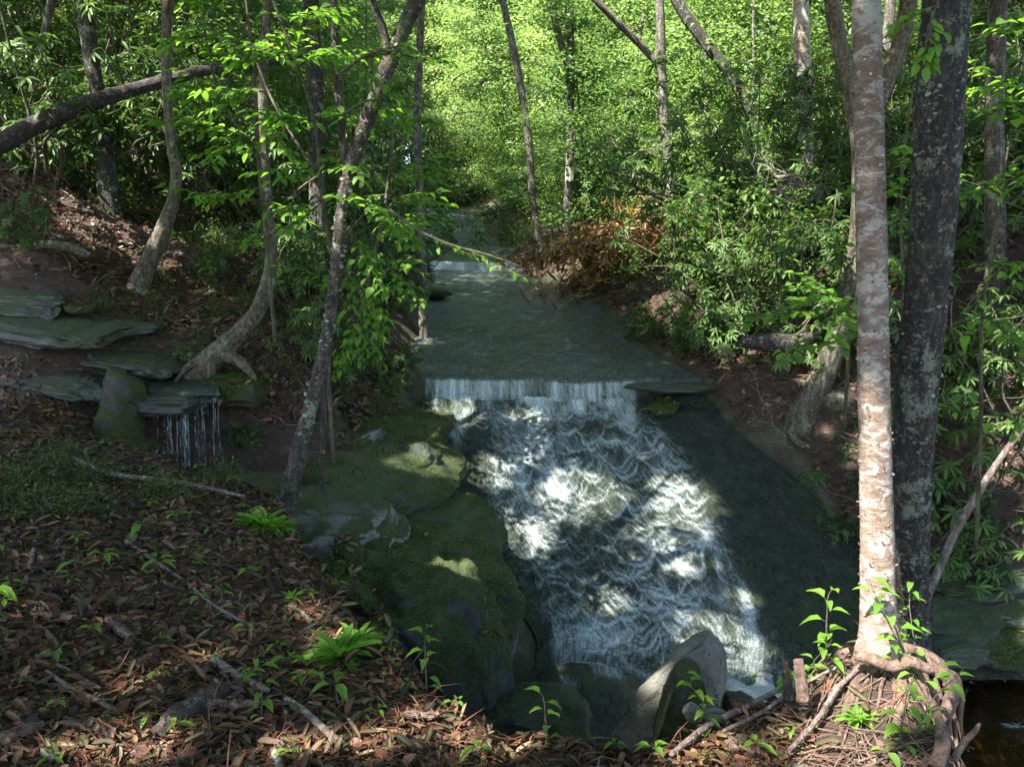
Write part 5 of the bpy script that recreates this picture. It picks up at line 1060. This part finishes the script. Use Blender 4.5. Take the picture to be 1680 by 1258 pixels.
def g_fg(r, n):
    y = 1.9 + 7.3 * r.random(n * 3) ** 1.5; x = (r.random(n * 3) * 2 - 1) * (.66 * y + 1.3)
    k = (FGD(x, y) > -.12) & ~((x > 1.12) & (y > 2.3) & (r.random(n * 3) < .88)); return x[k][:n], y[k][:n]
SIDE = [(-7.1, 9.6), (-5.4, 9.0), (-4.2, 8.6), (-3.3, 8.4)]
def dpoly(x, y, P):
    b = np.full(x.shape, 9.)
    for (ax, ay), (bx, by) in zip(P[:-1], P[1:]):
        ex, ey = bx - ax, by - ay; t = np.clip(((x - ax) * ex + (y - ay) * ey) / (ex * ex + ey * ey), 0, 1); b = np.minimum(b, np.hypot(x - ax - t * ex, y - ay - t * ey))
    return b
def g_left(r, n):
    y = r.uniform(6.8, 14, n * 4); x = -r.random(n * 4) * (.66 * y + 1.6); k = (XL(y) - x > .25) & (FGD(x, y) < .05) & ~((x > -4) & (x < -1.9) & (y < 8.6)) & ~((x > -2.0) & (y < 9.2) & (r.random(n * 4) < .6)) & ~((dpoly(x, y, SIDE) < .6) & (r.random(n * 4) < .85)); return x[k][:n], y[k][:n]
def g_right(r, n):
    y = r.uniform(7.3, 22, n * 4); x = XR(y) - .05 + 4.0 * r.random(n * 4) ** 1.5; k = x < .66 * y + 1.5; return x[k][:n], y[k][:n]
litter('leaf_litter', 62000, g_fg, 401, .03, .105, .016)
litter('leaf_litter', 30000, g_left, 402, .05, .14)
litter('leaf_litter', 18000, g_right, 403, .05, .14)
litter('twig_litter', 18000, g_fg, 404, .03, .22, .03, .03)
litter('twig_litter', 3000, g_left, 405, .1, .4, .05, .03)
litter('twig_litter', 2500, g_right, 406, .1, .4, .05, .03)
B = Bld(); r = np.random.default_rng(33)
for p, nn_ in FALLEN:
    k = len(p); dd = np.cross(nn_, r.normal(0, 1, (k, 3))); leaves(B, P_CURL, p + nn_ * .004, dd, nn_ + r.normal(0, .15, (k, 3)), r.uniform(.04, .10, k), r.uniform(.25, .45, k), r.uniform(.3, 1, k))
tag(link('fallen_leaves', B.mesh('fallen_leaves', M['dead'])), kind='stuff')
def gp(px, py, lift=.0):
    p = gpix(px, py); p[2] += lift; return p
def stick(label, L, mat='twig', seed=1, name='fallen_stick', cat='stick', lift=.02, bump=.18):
    P = np.array([gp(x, y, lift) for x, y, w in L]); R = np.array([w / F * np.linalg.norm(p - EYE) / 2 for p, (x, y, w) in zip(P, L)])
    B = Bld(); tube(B, P - P[0], R, 8, .025, bump, True, seed); return tag(link(name, B.mesh(name, M[mat]), None, P[0]), label, cat)
stick('pale lichened stick lying diagonally in the leaf litter at bottom centre left', [(470, 1155, 9), (505, 1180, 11), (540, 1210, 11), (566, 1232, 10)], seed=1)
stick('pale knobbly stick just above the rotten wood chunk', [(352, 1088, 11), (385, 1112, 13), (408, 1126, 12), (440, 1142, 9)], seed=2)
stick('thin curved pale stick left of the rotten wood chunk', [(78, 1108, 5), (120, 1138, 7), (160, 1160, 7), (195, 1176, 5)], seed=3)
stick('short grey stick lying beside the thin curved pale stick', [(95, 1098, 6), (130, 1118, 7), (165, 1140, 6)], seed=4)
stick('grey twig standing slanted in litter at far left', [(42, 968, 6), (52, 930, 7), (58, 905, 6)], seed=5)
stick('long thin grey stick running down across the middle of the litter', [(208, 893, 5), (260, 930, 6), (310, 965, 5), (355, 1003, 5), (400, 1030, 4)], seed=6)
stick('pale peeled branch along the brink of the dark gully', [(120, 762, 7), (200, 792, 8), (280, 800, 8), (340, 812, 7), (402, 826, 5)], seed=7, lift=.05)
stick('short bleached stick lying at the left end of the litter slope', [(60, 1085, 9), (85, 1083, 10), (104, 1082, 8)], seed=8)
stick('short grey stick in the centre of the left litter slope', [(120, 988, 6), (140, 998, 7), (156, 1008, 6)], seed=9)
stick('pale stick half buried at the bottom edge left of centre', [(450, 1238, 11), (458, 1262, 12), (464, 1290, 12)], seed=10)
stick('slim dry stick lying towards the root mound from the bottom', [(1290, 1256, 7), (1340, 1200, 8), (1385, 1140, 8), (1408, 1118, 5)], seed=11, lift=.05)
stick('dry branch lying along the bank edge before the grey boulder', [(1100, 1256, 8), (1165, 1205, 10), (1230, 1170, 9), (1290, 1140, 6)], seed=12, lift=.04)
stick('thin dry stick across the lit leaves right of the grey boulder', [(1185, 1225, 5), (1250, 1190, 6), (1310, 1150, 5), (1370, 1118, 4)], seed=13, lift=.06)
stick('white dry twig sticking out left of the root mound', [(1328, 1075, 8), (1300, 1062, 6), (1275, 1046, 4)], seed=14, lift=.06)
stick('rotting wood chunk with deep grooves in the litter', [(258, 1212, 24), (300, 1180, 38), (345, 1155, 40), (378, 1138, 24)], 'log', 15, 'rotten_wood', 'wood chunk', .015, .35)
def stub(label, L, mat, seed):
    P, R = trunk_pts(L); B = Bld(); tube(B, P - P[0], R, 12, .012, .35, True, seed); tag(link('broken_stub', B.mesh('broken_stub', M[mat]), None, P[0]), label, 'stub')
stub('reddish broken branch stub standing in debris left of the root mound', [(1318, 1150, 3.12, 22), (1313, 1110, 3.14, 22), (1309, 1080, 3.16, 15)], 'root', 16)
stub('dark broken stub leaning beside the reddish stub', [(1294, 1145, 3.2, 16), (1290, 1110, 3.2, 15), (1287, 1084, 3.2, 10)], 'log', 17)
def barkbit(label, px, py, L, w, rz, seed):
    B = Bld(); r = np.random.default_rng(seed); c = gp(px, py, .03); n = normal_at(np.array([c[0]]), np.array([c[1]]))[0]
    d = np.array([math.cos(rz), math.sin(rz), 0]); d = unit(d - n * (d @ n)); s = np.cross(n, d); u = np.linspace(-1, 1, 15); v = np.linspace(-1, 1, 9)
    U, V = np.meshgrid(u, v, indexing='ij'); ww = w * (1 - .35 * np.abs(U) ** 3) * (1 + .25 * vn(U * 3, V * 0, s=seed))
    top = U[..., None] * L * d + (V * ww)[..., None] * s + (.35 * w * (1 - V ** 2) + .01 * vn(U * 6, V * 5, s=seed))[..., None] * n
    bot = top - n * .006; k = 15 * 9; q = grid_faces(15, 9)
    ring = [i * 9 for i in range(15)] + [14 * 9 + j for j in range(1, 9)] + [i * 9 + 8 for i in range(13, -1, -1)] + [j for j in range(7, 0, -1)]
    side = [[a, b, b + k, a + k] for a, b in zip(ring, ring[1:] + ring[:1])]
    B.add(np.r_[top.reshape(-1, 3), bot.reshape(-1, 3)], np.r_[q, q[:, ::-1] + k, np.array(side)]); return tag(link('bark_piece', B.mesh('bark_piece', M['root']), None, c), label, 'bark')
barkbit('long reddish curl of bark on the left litter slope', 88, 1020, .13, .03, -.35, 1)
barkbit('grey curl of bark right of the long reddish one', 198, 1040, .10, .028, -.6, 2)
barkbit('big brown bark flake at the bottom left corner', 25, 1215, .10, .032, .9, 3)
barkbit('flat brown bark flake above the short stick at the bottom', 385, 1165, .10, .025, .1, 4)
barkbit('reddish bark shard standing near the bottom below the root mound', 1200, 1235, .05, .02, 1.6, 5)
barkbit('bark flake in the lit litter at bottom centre', 690, 1185, .07, .02, .2, 6)
# bare roots of the birch on its mound
def root(L, seed):
    P, R = trunk_pts(L); b = np.array(birch.location); B = Bld(); tube(B, P - b, R, 12, .02, .16, True, seed); link('root', B.mesh('root', M['root']), birch)
def groot(L, seed):
    P = np.array([gp(x, y) for x, y, w in L]); R = np.array([w / F * np.linalg.norm(p - EYE) / 2 for p, (x, y, w) in zip(P, L)]); P[:, 2] -= R * .1
    b = np.array(birch.location); B = Bld(); tube(B, P - b, R, 12, .015, .22, True, seed); link('root', B.mesh('root', M['root']), birch)
groot([(1425, 1062, 34), (1402, 1066, 30), (1384, 1078, 26), (1374, 1094, 20), (1368, 1120, 14), (1350, 1150, 9), (1338, 1190, 5)], 1)
root([(1400, 1074, 3.22, 16), (1430, 1080, 3.19, 22), (1462, 1092, 3.15, 19), (1490, 1084, 3.14, 21), (1520, 1096, 3.14, 17), (1545, 1098, 3.15, 14)], 2)
groot([(1440, 1080, 30), (1425, 1096, 30), (1410, 1114, 26), (1400, 1138, 18), (1385, 1170, 10), (1376, 1210, 6)], 3)
groot([(1480, 1092, 22), (1474, 1116, 20), (1480, 1148, 16), (1470, 1190, 10), (1478, 1230, 7)], 6)
root([(1450, 1064, 3.34, 30), (1490, 1066, 3.36, 24), (1525, 1076, 3.36, 18), (1552, 1092, 3.34, 11)], 8)
root([(1535, 1094, 3.15, 26), (1556, 1112, 3.12, 22), (1556, 1150, 3.05, 19), (1540, 1185, 3.0, 15), (1524, 1225, 2.95, 13), (1510, 1270, 2.9, 10)], 4)
root([(1545, 1100, 3.2, 14), (1566, 1108, 3.22, 12), (1576, 1140, 3.22, 10), (1574, 1178, 3.2, 9), (1578, 1215, 3.2, 6)], 5)
root([(1550, 1120, 3.1, 11), (1568, 1140, 3.12, 10), (1556, 1180, 3.08, 9), (1566, 1230, 3.0, 7), (1584, 1262, 2.95, 5)], 7)
root([(1535, 1258, 2.75, 28), (1546, 1215, 2.8, 24), (1540, 1180, 2.88, 16), (1528, 1150, 2.95, 12)], 9)
root([(1562, 1246, 2.85, 13), (1582, 1215, 2.9, 11), (1600, 1196, 2.95, 9), (1606, 1186, 2.98, 5)], 10)
rr = np.random.default_rng(19)
for i in range(16):                                                     # the finer roots creeping over and out of the mound
    a = rr.uniform(-2.9, .4); q = np.array([1.56 + .10 * math.cos(a), 3.34 + .10 * math.sin(a)]); Pp = []; L_ = rr.uniform(.25, .6); R_ = rr.uniform(.006, .015)
    for j in range(12):
        Pp.append((q[0], q[1], hz(*q) + R_ * .5 + .012 * rr.random())); a += rr.normal(0, .3); q = q + np.array([math.cos(a), math.sin(a)]) * L_ / 12
    Pp = np.array(Pp); Pp[1:, 2] = np.maximum(Pp[1:, 2], Pp[:-1, 2] - .07); B = Bld(); tube(B, Pp - np.array(birch.location), np.linspace(R_, R_ * .3, 12), 7, .012, .25, True, i); link('root', B.mesh('root', M['root']), birch)
B = Bld()
for i in range(170):
    x = rr.uniform(1.0, 1.62); y = rr.uniform(2.35, 3.5); a = rr.uniform(0, 6.3); L_ = rr.uniform(.05, .22); u = np.linspace(-1, 1, 5)
    X = x + u * L_ * math.cos(a) + rr.normal(0, .012, 5); Y_ = y + u * L_ * math.sin(a) + rr.normal(0, .012, 5); tube(B, np.stack([X, Y_, height(X, Y_) + .008 + .03 * (1 - u * u) * rr.random()], 1), rr.uniform(.0012, .004), 4)
tag(link('root_fibres', B.mesh('root_fibres', M['root'])), kind='stuff')
# seedlings
def seedling(seed, h, nl, leaf, wr, kind):
    r = np.random.default_rng(seed); BL, BS = Bld(), Bld(); pos, D, N = [], [], []
    if kind == 'rosette':
        for i in range(nl):
            a = i * 2.4 + r.normal(0, .2); el = r.uniform(.35, 1.2); pos.append((0, 0, 0)); D.append((math.cos(a) * math.cos(el), math.sin(a) * math.cos(el), math.sin(el))); N.append((-math.cos(a) * math.sin(el), -math.sin(a) * math.sin(el), math.cos(el)))
        leaves(BL, P_LONG2, np.array(pos, float), np.array(D), np.array(N), leaf * r.uniform(.6, 1.1, nl), wr, r.uniform(.3, 1, nl)); tube(BS, [(0, 0, -.03), (0, 0, 0), (0, 0, .02)], .006, 5)
    else:
        st = wander((0, 0, -.02), (r.normal(0, .25), r.normal(0, .25), 1), h, 8, r, .14); tube(BS, st, np.linspace(.0035, .0014, len(st)), 5)
        for i in range(nl):
            f = (i + 1) / nl if kind == 'shoot' else 1 - .12 * (i // 3); q = st[min(8, int(round(f * 8)))]; a = i * (2.6 if kind == 'shoot' else 2.1) + r.normal(0, .25); el = r.uniform(-.1, .45)
            pt = q + np.array([math.cos(a), math.sin(a), .4]) * .012; tube(BS, [q, (q + pt) / 2, pt], .001, 3)
            pos.append(pt); D.append((math.cos(a), math.sin(a), math.sin(el))); N.append((-.3 * math.cos(a), -.3 * math.sin(a), 1))
        leaves(BL, P_OVAL2, np.array(pos, float), np.array(D), np.array(N), leaf * r.uniform(.6, 1.15, nl), wr, r.uniform(.3, 1, nl))
    return [('stem', BS.mesh('stem', M['stem'])), ('leaves', BL.mesh('leaves', M['beech']))]
SD = {'three': [seedling(501 + i, .07 + .02 * i, 3 + i, .06, .48, 'three') for i in range(3)], 'shoot': [seedling(511 + i, .2 + .07 * i, 8 + 3 * i, .065, .45, 'shoot') for i in range(3)],
      'rosette': [seedling(521, .1, 26, .16, .27, 'rosette'), seedling(522, .1, 34, .19, .24, 'rosette')]}
r = np.random.default_rng(61)
def sd(kind, px, py, label, sc=1.0, group=None):
    pr = SD[kind][r.integers(0, len(SD[kind]))]; put(pr, 'rosette_plant' if kind == 'rosette' else 'seedling', label, 'plant' if kind == 'rosette' else 'seedling', gp(px, py), r.uniform(0, 6.3), sc * (1.0 if kind == 'rosette' else (1.05 if px > 1240 else 1.3)), group)
sd('rosette', 435, 868, 'bright green rosette plant with strap leaves at the brink left of the pale rock', 1.1)
sd('rosette', 455, 872, 'smaller bright rosette plant crowding the one left of the pale rock', .8)
sd('rosette', 410, 862, 'narrow leaved tuft left of the bright rosette plants', .6)
sd('rosette', 560, 1085, 'large bright rosette plant hanging over the bank edge beside the big boulder', 1.0)
sd('rosette', 585, 1060, 'second bright rosette plant behind the large one at the bank edge', .7)
sd('rosette', 545, 1075, 'small rosette at the left of the large bright one', .6)
sd('rosette', 478, 985, 'small grassy tuft in the litter above the rosette plants', .45)
sd('rosette', 175, 1190, 'tiny green moss like tuft near the bottom left', .22)
for k, px, py, s, lb in [('shoot', 430, 1180, .75, 'light green seedling beside the rotten wood chunk'), ('three', 475, 1100, 1.0, 'four leaved seedling left of the rosette plants'), ('three', 500, 1135, .8, 'small dark seedling near the lichened stick'), ('three', 565, 1165, 1.1, 'broad leaved seedling above the end of the lichened stick'), ('three', 300, 1205, .6, 'tiny seedling right on the rotten wood chunk'),
      ('three', 130, 945, 1.0, 'long leaved seedling in the upper left litter'), ('three', 190, 935, .9, 'seedling right of the long leaved one in upper left litter'), ('three', 270, 955, 1.0, 'four leaved seedling in the middle of the litter slope'), ('shoot', 320, 930, .4, 'tiny upright shoot above the thin grey stick'), ('shoot', 365, 1010, .7, 'feathery seedling in the middle of the litter slope'), ('three', 250, 880, 1.2, 'round leaved seedling near the top of the litter slope'), ('three', 290, 865, .9, 'pale seedling near the wispy plants'), ('three', 15, 1010, 1.6, 'large pale seedling cut by the left border'), ('three', 400, 955, .7, 'tiny seedling below the rosette at the brink'), ('three', 445, 1080, .6, 'faint seedling under the grassy tuft'),
      ('shoot', 640, 1110, .7, 'olive shoot at the bank edge below the large rosette'), ('shoot', 700, 1135, .9, 'pinkish leaning shoot above the shaded boulder foot'), ('three', 735, 1170, .8, 'small seedling below the leaning shoot'), ('three', 610, 1180, .7, 'tiny seedling beside the lit leaves at bottom centre'), ('three', 780, 1180, .8, 'small seedling on the bank before the damp rock'),
      ('shoot', 893, 1225, .85, 'bright seedling with red tip at bottom centre'), ('shoot', 950, 1200, .85, 'tall bright seedling leaning right at bottom centre'), ('three', 1010, 1230, .8, 'low round leaved seedling before the grey boulder'), ('shoot', 1040, 1210, .6, 'small seedling at the foot of the grey boulder'), ('shoot', 1105, 1205, .6, 'shaded shoot before the small mossy boulder'), ('three', 1060, 1250, .8, 'round leaf seedling at the bottom edge'), ('shoot', 1220, 1170, .9, 'bright seedling beside the foam right of the grey boulder'), ('shoot', 1165, 1200, .7, 'pale leafy shoot right of the round grey stone'), ('three', 1250, 1245, .9, 'seedling at the bottom edge below the dry branch'),
      ('shoot', 1352, 1110, 1.5, 'tall glowing yellow green seedling on the left of the root mound'), ('shoot', 1318, 1125, .8, 'seedling among broken stubs left of the root mound'), ('shoot', 1290, 1150, .7, 'shaded seedling below the broken stubs'), ('shoot', 1490, 1110, 1.2, 'glowing seedling with long leaves in front of the bare roots'), ('shoot', 1465, 1120, .8, 'second glowing seedling in front of the bare roots'), ('shoot', 1500, 1075, .9, 'seedling with a drooping leaf between the two trunks'), ('rosette', 1405, 1185, .42, 'round bright leafy clump on the lit soil of the mound'), ('shoot', 1480, 1235, 1.1, 'darker green seedling at the lower right of the mound'), ('shoot', 1500, 1215, 1.0, 'dark seedling beside the hanging roots'), ('rosette', 1610, 1262, .5, 'pale leafy tuft at the bottom right corner'), ('three', 1460, 1255, 1.0, 'dark seedling at the bottom right of the mound')]: sd(k, px, py, lb, s)
for x, y in field(85, (-4.5, 1.2), (2.2, 7.2), lambda x, y: FGD(np.array([x]), np.array([y]))[0] > .05 and inview(x, y, 0), .25):
    pr = SD['three'][r.integers(0, 3)]; put(pr, 'seedling', 'tiny seedling scattered in the brown leaf litter', 'seedling', (x, y, hz(x, y)), r.uniform(0, 6.3), r.uniform(.45, .95), 'tiny seedlings in the litter')
